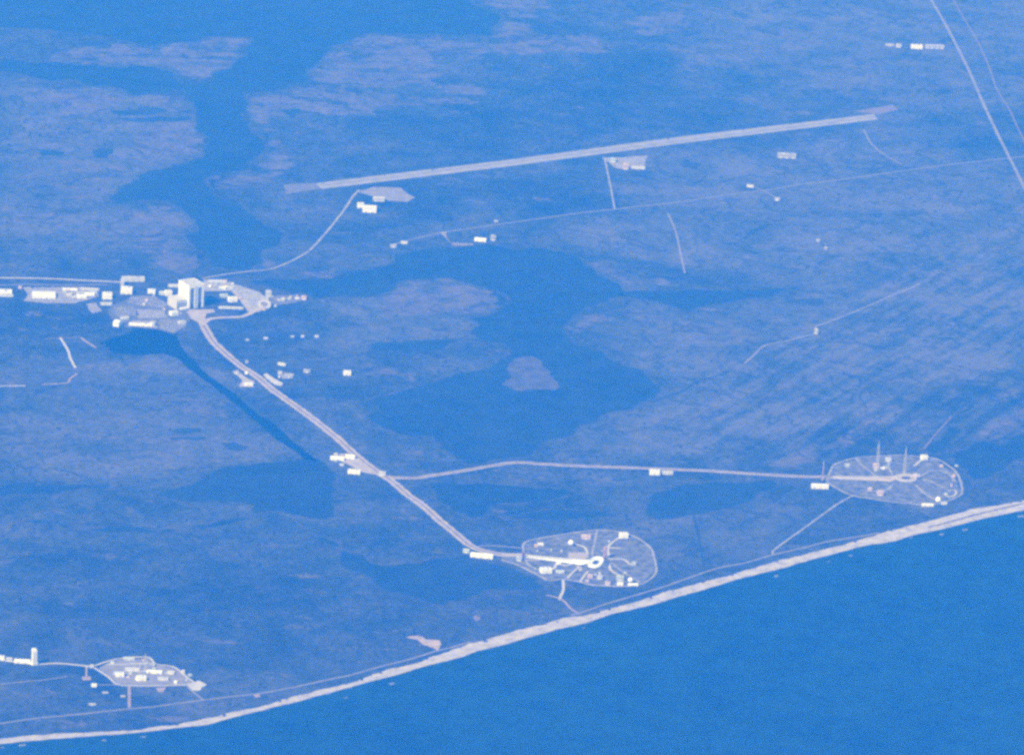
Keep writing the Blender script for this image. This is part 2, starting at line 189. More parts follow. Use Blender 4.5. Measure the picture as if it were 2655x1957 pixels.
ROADS = [
    ('crawlerway', 'long pale gravel crawler track running diagonally from the assembly building to the nearer pad', 57, 'gravel',
     [(-4492,-2340),(-4326,-2321),(-4001,-2261),(-3779,-2192),(-3499,-2084),(-3256,-1967),(-3042,-1891),(-2744,-1758),(-2420,-1617),(-2071,-1480),(-2013,-1462),(-1727,-1364),(-1474,-1257),(-1337,-1186),(-1061,-1082),(-891,-1004),(-621,-912),(-408,-828),(-223,-762),(-141,-710),(-92,-648),(-55,-567),(-47,-429)]),
    ('crawlerway', 'pale gravel branch track running right to the far pad', 42, 'gravel',
     [(-1474,-1257),(-1415,-1212),(-1385,-1155),(-1394,-1021),(-1445,-924),(-1548,-728),(-1667,-529),(-1738,-381),(-1721,-237),(-1702,52),(-1698,341),(-1687,631),(-1680,821),(-1646,1109),(-1624,1359),(-1629,1592),(-1636,1845)]),
    ('crawlerway', 'curved pale track looping behind the assembly building', 36, 'gravel',
     [(-4394,-2310),(-4456,-2294),(-4499,-2238),(-4523,-2155),(-4545,-2073),(-4619,-2010),(-4740,-1946)]),
    ('crawlerway', 'short pale track from the loop up to the north sheds', 36, 'gravel',
     [(-4643,-1999),(-4827,-2038),(-4994,-2078),(-5101,-2113)]),
    ('road', 'coast road on the landward side of the dunes, left stretch', 15, 'asphalt',
     [(3018,-3884),(2879,-3504),(2785,-3304),(2728,-3136),(2671,-2968),(2600,-2773),(2555,-2629),(2445,-2373),(2374,-2201),(2317,-2046),(2209,-1855),(2036,-1591),(2022,-1556),(1865,-1368),(1731,-1189),(1593,-1034),(1511,-924),(1423,-823)]),
    ('road', 'coast road on the landward side of the dunes, right stretch', 15, 'asphalt',
     [(952,-216),(910,-159),(772,-24),(603,170),(433,365),(291,506),(90,714),(-17,890),(-180,1082),(-303,1263),(-424,1416),(-504,1566),(-611,1766)]),
    ('road', 'thin access road left of the left launch complex', 10, 'asphalt',
     [(2365,-3740),(2291,-3520),(2232,-3359),(2188,-3232),(2132,-3112)]),
    ('rail_road', 'white double track from the white tower to the left launch complex', 16, 'concrete',
     [(1819,-3759),(1875,-3532),(1917,-3444),(1940,-3358),(1959,-3297),(1935,-3193),(1941,-3107),(1963,-3011),(1967,-2977)]),
    ('road', 'short spur from the left launch complex straight down to the coast road', 17, 'pinksand',
     [(2250,-2769),(2576,-2767)]),
    ('road', 'slanting spur from the sandy lot down to the coast road', 14, 'asphalt',
     [(2239,-2445),(2341,-2402),(2436,-2356)]),
    ('road', 'spur leaving the nearer launch pad towards the sea', 16, 'concrete',
     [(347,-223),(530,-233),(636,-257),(701,-265)]),
    ('road', 'sandy track continuing the pad spur to the beach', 13, 'pinksand',
     [(616,-340),(687,-253),(837,-209),(931,-161)]),
    ('road', 'straight road from the far pad down to the coast road', 14, 'ringpave',
     [(-1290,1681),(-1140,1578),(-954,1472),(-634,1296),(-432,1182),(-234,1078),(-174,1077)]),
    ('towway', 'curving road from the assembly building up to the runway', 17, 'ringpave',
     [(-5369,-2326),(-5472,-2178),(-5558,-2019),(-5628,-1860),(-5763,-1752),(-5954,-1642),(-6105,-1574),(-6559,-1445),(-6943,-1348),(-7156,-1297),(-7450,-1235),(-7603,-1189)]),
    ('road', 'upper parkway at the left edge', 18, 'concrete',
     [(-5213,-4212),(-5244,-3735),(-5262,-3381),(-5248,-3172),(-5237,-2943),(-5227,-2869)]),
    ('road', 'lower parkway at the left edge', 14, 'asphalt',
     [(-5016,-4204),(-5077,-3730),(-5116,-3482),(-5128,-3222),(-5165,-2963)]),
    ('road', 'long thin road crossing the woods below the runway', 14, 'asphalt',
     [(-6273,-1011),(-6396,-888),(-6605,-653),(-6741,-429),(-6878,-193),(-7064,136),(-7203,376),(-7327,639),(-7551,1109),(-7764,1463),(-7914,1758),(-8105,2059),(-8257,2359),(-8505,2786),(-8708,3155),(-8892,3525),(-9168,4144)]),
    ('road', 'straight parkway running down the upper right corner', 22, 'asphalt',
     [(-17321,3614),(-14356,3678),(-13601,3689),(-12917,3705),(-12297,3714),(-11463,3718),(-10435,3705),(-9704,3703),(-9036,3706),(-8307,3710),(-6178,3710)]),
    ('road', 'faint track beside the straight parkway in the upper right corner', 13, 'dirt',
     [(-16231,3825),(-14380,3862),(-13037,3884),(-12321,3904),(-11485,3892),(-10940,3868),(-10283,3888),(-9809,3882),(-8288,3902)]),
    ('road', 'road from the middle of the runway down to the thin woods road', 12, 'ringpave',
     [(-8609,651),(-8127,646),(-7327,633)]),
    ('road', 'short track going down through the woods below the runway', 13, 'asphalt',
     [(-7252,1010),(-6820,1030),(-6449,1024),(-6229,1020),(-5831,1012)]),
    ('road', 'bent track in the right hand woods, lower stretch', 14, 'asphalt',
     [(-3859,1246),(-4046,1326),(-4253,1417),(-4368,1574),(-4492,1721),(-4539,1789)]),
    ('road', 'bent track in the right hand woods, upper stretch', 14, 'asphalt',
     [(-4529,1788),(-4710,1810),(-4766,1865),(-4896,1973),(-5120,2156),(-5402,2369),(-5631,2556),(-5765,2648)]),
    ('road', 'bright bent track in the woods left of the basin', 16, 'concrete',
     [(-3977,-3264),(-3715,-3209),(-3556,-3192),(-3352,-3154)]),
    ('road', 'faint track along the woods left of the basin', 11, 'dirt',
     [(-3938,-3370),(-3971,-3264),(-4000,-3133)]),
    ('road', 'slanting sandy track beside the basin', 14, 'pinksand',
     [(-3991,-3128),(-3890,-3081),(-3782,-3024)]),
    ('road', 'sandy track stub in the left woods', 13, 'pinksand',
     [(-3242,-3142),(-3117,-3190),(-3048,-3198),(-2995,-3365)]),
    ('road', 'bright track stub at the left edge of the woods', 12, 'concrete',
     [(-2960,-3468),(-2951,-3571),(-2887,-3923)]),
    ('road', 'faint diagonal taxi track below the right end of the runway', 12, 'asphalt',
     [(-9628,2683),(-9252,2699),(-8970,2759),(-8728,2864)]),
    ('road', 'short diagonal track crossing the thin woods road', 10, 'asphalt',
     [(-8060,1647),(-7896,1767),(-7678,1853)]),
    ('road', 'pale track up the north side behind the far pad', 12, 'dirt',
     [(-2216,2236),(-2560,2368),(-2878,2498)]),
    ('pad_ring_road', 'pale road ringing the nearer launch pad', 15, 'ringpave',
     [(44,-572),(129,-476),(280,-374),(380,-307),(349,-241),(380,-134),(434,-55),(440,136),(390,241),(198,338),(-122,350),(-256,336),(-409,273),(-485,204),(-531,86),(-482,-77),(-353,-318),(-264,-417),(-87,-434)]),
    ('road', 'road along the upper side of the nearer pad entrance', 13, 'asphalt',
     [(-187,-699),(-203,-605),(-189,-514),(-174,-429)]),
    ('road', 'short road across the right half of the nearer pad', 16, 'concrete',
     [(-20,68),(-27,161),(51,193),(53,229)]),
    ('road', 'pad road from the ring centre up to the tank corner', 14, 'concrete',
     [(-7,72),(-236,88),(-343,128),(-440,187)]),
    ('road', 'stub road inside the nearer pad', 12, 'concrete',
     [(-223,87),(-220,157)]),
    ('road', 'pad road curving to the lower right tanks', 15, 'concrete',
     [(7,71),(166,74),(273,130)]),
    ('road', 'wavy bright road in the left half of the nearer pad', 18, 'concrete',
     [(195,-296),(166,-267),(63,-233),(108,-199),(63,-131),(48,-47)]),
    ('road', 'slanting road from the pad spur to the nearer pad centre', 13, 'concrete',
     [(332,-199),(161,-128),(97,-60)]),
    ('road', 'short road from the nearer pad deck towards the sea', 13, 'concrete',
     [(107,-12),(251,3),(330,-2)]),
    ('road', 'curved road from the deck up to the white tank', 15, 'concrete',
     [(-104,-46),(-219,-57),(-274,-114)]),
    ('road', 'thin service lane below the long ramp of the nearer pad', 8, 'concrete',
     [(33,-433),(26,-341)]),
    ('road', 'path from the nearer pad deck straight down to the lower ring road', 12, 'concrete',
     [(121,-34),(231,-78),(379,-124)]),
    ('road', 'path from the nearer pad deck up to the upper ring road', 12, 'ringpave',
     [(1,-26),(-147,-15),(-367,18),(-519,38)]),
    ('road', 'path along the right side of the nearer pad deck to the ring road', 12, 'ringpave',
     [(33,83),(213,153),(364,234)]),
    ('road', 'path from the ball tank to the upper left ring road', 11, 'ringpave',
     [(-259,-138),(-317,-190),(-380,-224)]),
    ('road', 'path across the left of the nearer pad', 11, 'ringpave',
     [(19,-428),(124,-411),(204,-352)]),
    ('road', 'path from the far deck up between the lightning towers', 12, 'ringpave',
     [(-1691,1978),(-1866,1969),(-2061,2001)]),
    ('road', 'path from the far deck to the upper left ring road', 11, 'ringpave',
     [(-1667,1868),(-1852,1811),(-1997,1778)]),
    ('road', 'path round the right half of the far pad field', 11, 'ringpave',
     [(-1645,2123),(-1800,2235),(-1779,2330),(-1606,2356)]),
    ('pad_ring_road', 'pale road ringing the far launch pad', 14, 'ringpave',
     [(-1552,1545),(-1836,1614),(-1898,1650),(-2013,1790),(-2055,1932),(-2083,2082),(-2060,2227),(-2027,2302),(-1784,2389),(-1406,2379),(-1279,2305),(-1157,2155),(-1169,2022),(-1203,1882),(-1242,1791),(-1290,1681),(-1413,1598),(-1538,1543)]),
    ('road', 'pad road from the far deck up to the white tank house', 15, 'concrete',
     [(-1880,2132),(-2010,2201)]),
    ('road', 'wavy road right of the far deck', 13, 'ringpave',
     [(-1616,2124),(-1622,2193),(-1533,2240),(-1483,2273)]),
    ('road', 'pad road from the far deck to the lower tank', 14, 'ringpave',
     [(-1569,2090),(-1357,2141),(-1261,2192)]),
    ('road', 'pad road curving below the far deck', 13, 'ringpave',
     [(-1515,1957),(-1394,1895),(-1379,1777)]),
    ('road', 'loop road at the right end of the far pad', 11, 'concrete',
     [(-1427,2285),(-1445,2336),(-1374,2336),(-1312,2290),(-1367,2258)]),
    ('pad_ring_road', 'pale road round the left launch complex', 13, 'concrete',
     [(1967,-2977),(1877,-2891),(1823,-2805),(1801,-2666),(1906,-2622),(1935,-2527),(2108,-2440),(2201,-2406),(2218,-2492),(2240,-2630),(2245,-2767),(2231,-2836),(2116,-2889),(2025,-2941),(1967,-2977)]),
    ('road', 'slanting road across the left launch complex, upper one', 12, 'concrete',
     [(1926,-2899),(1925,-2821),(1901,-2718),(1907,-2631)]),
    ('road', 'straight road across the middle of the left launch complex', 14, 'concrete',
     [(2026,-2795),(2018,-2674),(2048,-2527)]),
    ('road', 'short road beside the left launch complex gate', 12, 'pinksand',
     [(1970,-3011),(2148,-3009)]),
    ('road', 'lower edge road of the left launch complex', 11, 'asphalt',
     [(2252,-2973),(2238,-2836)]),
]
SHEETS = [
    ('runway', 'long pale concrete runway crossing the upper right of the view', 'runway',
     [(-7740,-1499),(-7862,-1278),(-8504,-60),(-9291,1302),(-10070,2815),(-9920,2822),(-9107,1287),(-8334,-70),(-7600,-1458)]),
    ('runway_overrun', 'dull grey overrun at the left end of the runway', 'asphalt2',
     [(-7687,-1727),(-7747,-1504),(-7611,-1463),(-7444,-1721)]),
    ('runway_overrun', 'sandy overrun at the right end of the runway', 'dirt',
     [(-10130,2668),(-10350,2990),(-10223,3017),(-10065,2850)]),
    ('parking_apron', 'pale parking apron below the left end of the runway', 'asphalt',
     [(-7561,-1210),(-7692,-1084),(-7694,-884),(-7460,-793),(-7338,-853),(-7360,-1006)]),
    ('pavement', 'pale apron in front of the tall assembly building', 'gravel',
     [(-4617,-2438),(-4667,-2412),(-4690,-2252),(-4637,-2242),(-4590,-2304),(-4455,-2305),(-4293,-2319),(-4390,-2356)]),
    ('lawn', 'mown lawns between the car parks left of the tall assembly building', 'lawn',
     [(-4704,-2937),(-4929,-2805),(-4951,-2650),(-4783,-2546),(-4618,-2432),(-4486,-2397),(-4275,-2438),(-4134,-2525),(-4217,-2627),(-4255,-2780),(-4235,-2821),(-4329,-2913),(-4500,-2948)]),
    ('pavement', 'grey car park behind the low wing of the tall assembly building', 'asphalt2',
     [(-4922,-2805),(-4944,-2650),(-4775,-2556),(-4687,-2587),(-4722,-2752),(-4782,-2835)]),
    ('pavement', 'grey car park at the left of the offices', 'asphalt2',
     [(-4671,-2927),(-4701,-2793),(-4519,-2751),(-4471,-2894)]),
    ('pavement', 'grey car park in the middle below the offices', 'asphalt',
     [(-4652,-2772),(-4653,-2587),(-4471,-2556),(-4435,-2751)]),
    ('pavement', 'grey quay side lot above the turning basin', 'asphalt',
     [(-4397,-2802),(-4413,-2638),(-4247,-2627),(-4275,-2780)]),
    ('pavement', 'grey lot between the control block and the turning basin', 'asphalt2',
     [(-4431,-2617),(-4447,-2453),(-4298,-2443),(-4157,-2525),(-4232,-2612)]),
    ('pavement', 'pale lots of the left industrial strip', 'asphalt',
     [(-5056,-3532),(-5097,-3191),(-5080,-3014),(-4900,-3022),(-4806,-3104),(-4730,-3185),(-4712,-3370),(-4748,-3525),(-4887,-3497)]),
    ('pavement', 'small pale lot below the left industrial strip', 'asphalt',
     [(-4721,-3102),(-4761,-3041),(-4579,-2998),(-4523,-3059)]),
    ('pavement', 'pale lots on the right side of the tall assembly building', 'ringpave',
     [(-5352,-2317),(-5366,-2179),(-5231,-2065),(-5104,-1941),(-4979,-1880),(-4809,-1873),(-4665,-1947),(-4660,-2004),(-4961,-2068),(-5120,-2129),(-5082,-2306)]),
    ('pavement', 'grey field running out to the tip right of the sheds', 'asphalt2',
     [(-5042,-1874),(-5062,-1671),(-5004,-1630),(-4895,-1695),(-4821,-1821),(-4871,-1870)]),
    ('pavement', 'pale gravel yard at the crawler track fork', 'gravel',
     [(-1726,-1547),(-1810,-1487),(-1815,-1429),(-1668,-1366),(-1528,-1303),(-1418,-1240),(-1466,-1353),(-1604,-1435),(-1687,-1490)]),
    ('pavement', 'long white parking strip beside the middle of the crawler track', 'concrete',
     [(-3337,-1941),(-3362,-1916),(-3169,-1814),(-3111,-1825),(-3138,-1869)]),
    ('pavement', 'pale lot below the middle of the crawler track', 'gravel',
     [(-3382,-2141),(-3418,-2100),(-3248,-2047),(-3190,-1998),(-3079,-2005),(-3070,-2099),(-3182,-2078)]),
    ('pavement', 'pale yard right of the middle of the crawler track', 'asphalt',
     [(-3410,-1845),(-3372,-1735),(-3276,-1747),(-3254,-1818)]),
    ('pavement', 'pale lot around the roadside buildings under the runway', 'dirt',
     [(-6635,-651),(-6647,-607),(-6391,-586),(-6388,-435),(-6334,-427),(-6311,-579)]),
    ('pavement', 'pale lot beside the tower in the middle of the runway', 'asphalt',
     [(-8647,631),(-8652,745),(-8727,980),(-8418,933),(-8341,780),(-8393,704)]),
    ('pad_field', 'pale mown field inside the ring of the nearer pad', 'field',
     [(44,-572),(129,-476),(280,-374),(379,-298),(335,-240),(366,-133),(426,-54),(429,137),(380,237),(193,334),(-122,345),(-250,331),(-400,268),(-477,204),(-522,85),(-474,-77),(-345,-319),(-259,-415),(-87,-431),(-63,-567)]),
    ('pad_field', 'pale mown field inside the ring of the far pad', 'field',
     [(-1553,1550),(-1830,1618),(-1889,1652),(-2004,1789),(-2046,1931),(-2074,2081),(-2051,2226),(-2018,2296),(-1778,2383),(-1411,2375),(-1291,2305),(-1166,2156),(-1181,2024),(-1212,1883),(-1254,1792),(-1302,1682),(-1424,1601),(-1544,1549)]),
    ('pad_field', 'pale gravel ground of the left launch complex', 'asphalt',
     [(1989,-2942),(1901,-2891),(1835,-2805),(1813,-2670),(1914,-2626),(1948,-2531),(2108,-2445),(2197,-2423),(2228,-2630),(2231,-2767),(2219,-2832),(2111,-2884)]),
    ('sandy_lot', 'pale sandy lot right of the left launch complex', 'concrete',
     [(2191,-2445),(2139,-2380),(2196,-2337),(2293,-2381),(2284,-2424)]),
    ('sandy_lot', 'small sandy patch under the left launch complex', 'pinksand',
     [(2267,-2621),(2254,-2565),(2326,-2578),(2332,-2604)]),
    ('sandy_lot', 'ragged sandy clearing just above the beach', 'sand2',
     [(1376,-1193),(1337,-1112),(1404,-1079),(1411,-999),(1472,-993),(1584,-1016),(1525,-1049),(1480,-1100),(1408,-1123)]),
    ('sandy_lot', 'small sand pad beside the coast road', 'pinksand',
     [(2331,-2081),(2317,-2046),(2358,-2038),(2377,-2068)]),
    ('sandy_lot', 'small sandy patch in the woods above the beach', 'dirt',
     [(995,-784),(975,-752),(1055,-747),(1083,-780)]),
    ('sandy_lot', 'pinkish sandy patch left of the left launch complex', 'pinksand',
     [(2126,-3035),(2118,-2983),(2170,-2983),(2178,-3026)]),
    ('pavement', 'pinkish concrete hardstand left of the nearer pad deck', 'gravel',
     [(-114,-161),(-131,-49),(-33,-40),(56,-50),(55,-131),(4,-164)]),
    ('pavement', 'pale end of the crawler track at the nearer pad gate', 'concrete',
     [(-71,-566),(-86,-443),(-38,-443),(-29,-559)]),
]
SEA_EDGE = [(4021,-5862),(3317,-3955),(3157,-3462),(3102,-3297),(3029,-3047),(2967,-2796),(2910,-2628),(2842,-2459),(2799,-2332),(2624,-2119),(2496,-1946),(2368,-1772),(2231,-1597),(2084,-1419),(1912,-1196),(1794,-1060),(1660,-878),(1555,-785),(1431,-602),(1309,-462),(1187,-321),(1060,-133),(881,59),(752,249),(583,442),(382,688),(178,936),(30,1136),(-147,1340),(-298,1543),(-410,1696),(-480,1846),(-622,2004),(-795,2263),(-952,2474),(-1114,2727),(-1241,2898),(-2152,4018),(-4797,7227)]
LAND_EDGE = [(3937,-5870),(3246,-3958),(3084,-3464),(3011,-3215),(2943,-2880),(2853,-2628),(2759,-2417),(2682,-2289),(2555,-2118),(2427,-1945),(2297,-1771),(2162,-1595),(1988,-1416),(1816,-1192),(1672,-1055),(1546,-926),(1440,-824),(1338,-686),(1188,-499),(1035,-311),(970,-217),(941,-125),(791,65),(622,259),(460,452),(258,699),(66,947),(-154,1201),(-337,1453),(-512,1661),(-603,1765),(-717,1921),(-841,2078),(-1007,2290),(-1152,2500),(-1295,2752),(-1401,2921),(-2335,4048),(-5042,7284)]
DUNE = [(-747,2086),(-848,2222),(-1019,2435),(-1131,2594),(-1234,2744),(-1423,3021)]
SHEETS_RUNWAY_AXIS = [(-7677,-1467),(-9997,2819)]
SURF = [
    [(3159,-3379),(3140,-3304),(3185,-3307),(3200,-3369)],
    [(3196,-3478),(3189,-3428),(3225,-3435),(3228,-3477)],
    [(2101,-1324),(2078,-1271),(2132,-1291),(2141,-1321)],
    [(176,1038),(162,1086),(205,1077),(216,1036)],
    [(-640,2129),(-661,2184),(-598,2157),(-591,2133)],
    [(-730,2283),(-751,2338),(-705,2323),(-697,2284)],
    [(-215,1529),(-235,1574),(-185,1559),(-178,1530)],
    [(-995,2652),(-1024,2733),(-977,2717),(-961,2657)],
    [(1144,-175),(1123,-138),(1167,-150)],
    [(3007,-2729),(2980,-2661),(3022,-2678)],
    [(3070,-2929),(3051,-2879),(3085,-2887)],
    [(-547,1929),(-562,1978),(-528,1964)],
    [(2344,-1600),(2309,-1538),(2365,-1557)],
    [(-82,1380),(-99,1419),(-66,1406)],
]
BUILDINGS = [
    ('hangar', 'largest pale ribbed-roof hangar in the left industrial strip', -4880, -3390, 155, 130, 20, 1, 'hangar', 'white', 'buildings along the left industrial strip'),
    ('office_building', 'pale two-tier block cut by the left picture edge', -4911, -3675, 140, 70, 17, 2, 'box', 'white', 'buildings along the left industrial strip'),
    ('office_building', 'low pale wing in front of the block at the left edge', -4846, -3653, 119, 25, 11, 2, 'box', 'pale', 'buildings along the left industrial strip'),
    ('workshop', 'small pinkish shed between the left edge block and the large hangar', -5034, -3553, 23, 30, 11, 0, 'box', 'pink', 'buildings along the left industrial strip'),
    ('workshop', 'low white building right of the large hangar, front one', -4866, -3137, 67, 45, 18, 4, 'gable', 'white', 'buildings along the left industrial strip'),
    ('workshop', 'white shed with stepped roof behind the low front building', -4927, -3085, 70, 40, 15, -3, 'gable', 'white', 'buildings along the left industrial strip'),
    ('workshop', 'small pale shed beside the stepped white shed', -4976, -3058, 43, 30, 14, 5, 'box', 'blue', 'buildings along the left industrial strip'),
    ('warehouse', 'long thin pale building along the lower parkway, right half', -5046, -3085, 125, 30, 10, 0, 'gable', 'pale', 'buildings along the left industrial strip'),
    ('warehouse', 'long thin white building along the lower parkway, left half', -5021, -3217, 99, 35, 12, -1, 'gable', 'white', 'buildings along the left industrial strip'),
    ('workshop', 'small grey shed just right of the large hangar', -4909, -3221, 36, 45, 13, 2, 'gable', 'pale', 'buildings along the left industrial strip'),
    ('office_building', 'bright white cubic block near the end of the left strip', -4873, -2966, 64, 60, 33, 2, 'box', 'white', 'buildings along the left industrial strip'),
    ('workshop', 'flat low shed in front of the bright cubic block', -4726, -2971, 77, 25, 15, 6, 'box', 'pale', 'buildings along the left industrial strip'),
    ('office_building', 'white block standing below the long angled roof', -5001, -2837, 77, 55, 37, -2, 'box', 'white', 'buildings along the left industrial strip'),
    ('office_building', 'long angled pale roof at the upper edge of the centre', -5289, -2794, 154, 55, 20, 5, 'box', 'pale', 'buildings along the left industrial strip'),
    ('office_building', 'narrow pale wing between the angled roof and the white block', -5176, -2867, 24, 80, 31, 0, 'box', 'pale', 'buildings along the left industrial strip'),
    ('office_building', 'small white block halfway between the angled roof and the tall building', -5020, -2669, 50, 40, 21, 2, 'box', 'white', 'buildings along the left industrial strip'),
    ('processing_hall', 'bluish white hall left of the low wing', -4999, -2598, 40, 45, 17, 6, 'gable', 'blue', 'buildings along the left industrial strip'),
    ('processing_hall', 'white hall directly left of the tall assembly building', -4986, -2555, 46, 45, 27, 8, 'box', 'white', 'buildings along the left industrial strip'),
    ('processing_hall', 'thin white shed behind the left side of the tall assembly building', -5177, -2519, 73, 40, 13, 4, 'gable', 'pale', 'buildings along the left industrial strip'),
    ('control_building', 'white control block in front of the left foot of the tall assembly building', -4544, -2519, 52, 40, 25, 26, 'box', 'white', 'buildings along the left industrial strip'),
    ('workshop', 'small pale shed below the white control block', -4359, -2465, 48, 35, 17, 20, 'box', 'pale', 'buildings along the left industrial strip'),
    ('dock_shed', 'bright white slanted shed at the corner of the turning basin', -4281, -2890, 41, 60, 34, -25, 'gable', 'white', 'buildings round the turning basin'),
    ('dock_shed', 'pale slanted shed behind the bright corner shed of the basin', -4428, -2846, 49, 40, 15, 22, 'gable', 'pale', 'buildings round the turning basin'),
    ('quay', 'long white quay along the upper side of the turning basin', -4293, -2739, 154, 28, 14, -2, 'box', 'white', 'buildings round the turning basin'),
    ('dock_shed', 'small white shed at the right end of the white quay', -4302, -2657, 37, 30, 24, -30, 'box', 'white', 'buildings round the turning basin'),
    ('processing_hall', 'small white hall on the lots behind the tall assembly building shadow', -5151, -2190, 42, 40, 15, 6, 'gable', 'white', 'sheds right of the tall assembly building'),
    ('processing_hall', 'white stepped hall at the tip of the tall building shadow, larger part', -4888, -2124, 59, 45, 26, 14, 'box', 'white', 'sheds right of the tall assembly building'),
    ('processing_hall', 'white stepped hall at the tip of the tall building shadow, smaller upper part', -4983, -2181, 52, 40, 15, 14, 'box', 'blue', 'sheds right of the tall assembly building'),
    ('workshop', 'long low pale shed below the stepped white halls', -4725, -2137, 166, 22, 11, 0, 'gable', 'pale', 'sheds right of the tall assembly building'),
    ('water_tower_house', 'white tower-like block above the round turntable', -5024, -1880, 36, 35, 37, 4, 'box', 'white', 'sheds right of the tall assembly building'),
    ('workshop', 'pinkish shed at the right tip of the grey field', -4979, -1642, 34, 35, 20, 0, 'box', 'pink', 'sheds right of the tall assembly building'),
    ('workshop', 'tiny white shed below the grey field', -4797, -1838, 16, 19, 9, 0, 'box', 'pale', 'sheds right of the tall assembly building'),
    ('workshop', 'tiny bluish shed right of the round turntable', -5008, -1853, 18, 19, 8, 0, 'box', 'dull', 'sheds right of the tall assembly building'),
    ('workshop', 'small pinkish shed at the lower rim of the round turntable', -4721, -1919, 33, 25, 17, 10, 'box', 'pink', 'sheds right of the tall assembly building'),
    ('workshop', 'long grey shed along the upper edge of the north lots', -5309, -2220, 124, 28, 10, -3, 'gable', 'pale', 'sheds right of the tall assembly building'),
    ('workshop', 'grey shed left of the short track to the north lots', -5169, -2134, 39, 30, 13, 8, 'gable', 'pale', 'sheds right of the tall assembly building'),
    ('storage_house', 'small pale house, first of the row in the marsh right of the crawler track', -4041, -2035, 23, 19, 8, 0, 'gable', 'dull', 'row of small houses in the marsh'),
    ('storage_house', 'small white house, second of the row in the marsh', -4087, -1913, 26, 21, 10, 0, 'gable', 'pale', 'row of small houses in the marsh'),
    ('storage_house', 'small pale house, third of the row in the marsh', -4139, -1736, 24, 19, 9, 0, 'gable', 'dull', 'row of small houses in the marsh'),
    ('storage_house', 'small white house, fourth of the row in the marsh', -4147, -1668, 21, 21, 11, 0, 'gable', 'pale', 'row of small houses in the marsh'),
    ('storage_house', 'small white house, last of the row in the marsh', -4156, -1575, 26, 21, 11, 0, 'gable', 'pale', 'row of small houses in the marsh'),
    ('workshop', 'bright white shed on the pale lot below the middle of the crawler track', -3108, -2039, 53, 26, 17, 5, 'gable', 'white', 'sheds along the crawler track'),
    ('workshop', 'pale shed at the upper end of the lot below the crawler track', -3344, -2113, 34, 21, 11, -10, 'box', 'dull', 'sheds along the crawler track'),
    ('workshop', 'white slanted shed at the top of the yard right of the crawler track', -3545, -1814, 56, 22, 14, -28, 'gable', 'pale', 'sheds along the crawler track'),
    ('workshop', 'white shed at the left end of the yard right of the crawler track', -3364, -1832, 26, 21, 15, 0, 'box', 'pale', 'sheds along the crawler track'),
    ('workshop', 'bluish shed in the middle of the yard right of the crawler track', -3296, -1777, 53, 26, 17, 5, 'gable', 'dull', 'sheds along the crawler track'),
    ('workshop', 'pale shed standing apart right of the yard', -3412, -1657, 43, 26, 17, 0, 'box', 'dull', 'sheds along the crawler track'),
    ('workshop', 'small pinkish hut on the crawler track shoulder', -3570, -2044, 19, 15, 15, 0, 'box', 'dull', 'sheds along the crawler track'),
    ('bunker', 'bright white box alone on the marsh point right of the crawler track', -3387, -1395, 48, 34, 24, 2, 'box', 'white', 'sheds along the crawler track'),
    ('workshop', 'bright white shed at the left tip of the yard by the track fork', -1697, -1503, 85, 35, 20, -8, 'gable', 'white', 'sheds at the crawler track fork'),
    ('workshop', 'white shed in the middle of the yard by the track fork', -1731, -1421, 58, 30, 22, -12, 'gable', 'white', 'sheds at the crawler track fork'),
    ('workshop', 'white shed at the lower side of the yard by the track fork', -1447, -1406, 77, 30, 22, -10, 'box', 'white', 'sheds at the crawler track fork'),
    ('gatehouse', 'pale gatehouse right on the track fork', -1428, -1232, 43, 30, 22, -10, 'box', 'white', 'sheds at the crawler track fork'),
    ('workshop', 'white shed hanging below the branch track, left one of two', -1592, 471, 63, 35, 26, 0, 'box', 'white', 'sheds at the crawler track fork'),
    ('workshop', 'white shed hanging below the branch track, right one of two', -1608, 552, 68, 30, 16, 0, 'gable', 'pale', 'sheds at the crawler track fork'),
    ('hangar', 'bright white hangar below the left end of the runway', -7091, -1131, 97, 70, 39, -3, 'hangar', 'white', 'buildings beside the runway'),
    ('hangar', 'smaller white hangar just left of the bright runway hangar', -7188, -1191, 48, 50, 30, -3, 'hangar', 'white', 'buildings beside the runway'),
    ('workshop', 'pale shed between the runway hangars and the apron', -7361, -1056, 80, 45, 25, 3, 'gable', 'pale', 'buildings beside the runway'),
    ('control_tower', 'white building at the road end in the middle of the runway', -8545, 707, 39, 40, 26, 0, 'box', 'white', 'buildings beside the runway'),
    ('control_tower', 'pinkish tower block right of the white mid-runway building', -8364, 788, 37, 30, 40, 0, 'box', 'pink', 'buildings beside the runway'),
    ('workshop', 'long low pale shed beside the pinkish tower block', -8388, 874, 115, 25, 14, -2, 'gable', 'pale', 'buildings beside the runway'),
    ('storage_house', 'pale house at the left end of the thin woods road', -6239, -992, 43, 22, 18, 0, 'gable', 'dull', 'roadside houses under the runway'),
    ('storage_house', 'white house on the thin woods road, second from its left end', -6335, -912, 46, 22, 15, -8, 'gable', 'pale', 'roadside houses under the runway'),
    ('warehouse', 'bright white slanted warehouse on the thin woods road', -6452, -373, 82, 38, 20, -12, 'gable', 'white', 'roadside houses under the runway'),
    ('warehouse', 'pale tall warehouse right of the bright slanted one', -6481, -284, 37, 34, 33, 0, 'box', 'dull', 'roadside houses under the runway'),
    ('storage_house', 'pinkish hut above the slanted warehouse', -6922, -239, 28, 19, 12, 0, 'box', 'dull', 'roadside houses under the runway'),
    ('warehouse', 'brightest white block in the upper right corner', -12059, 3380, 89, 45, 26, 0, 'box', 'white', 'upper right buildings'),
    ('warehouse', 'long pale block right of the brightest corner block', -12082, 3525, 153, 38, 24, 0, 'gable', 'dull', 'upper right buildings'),
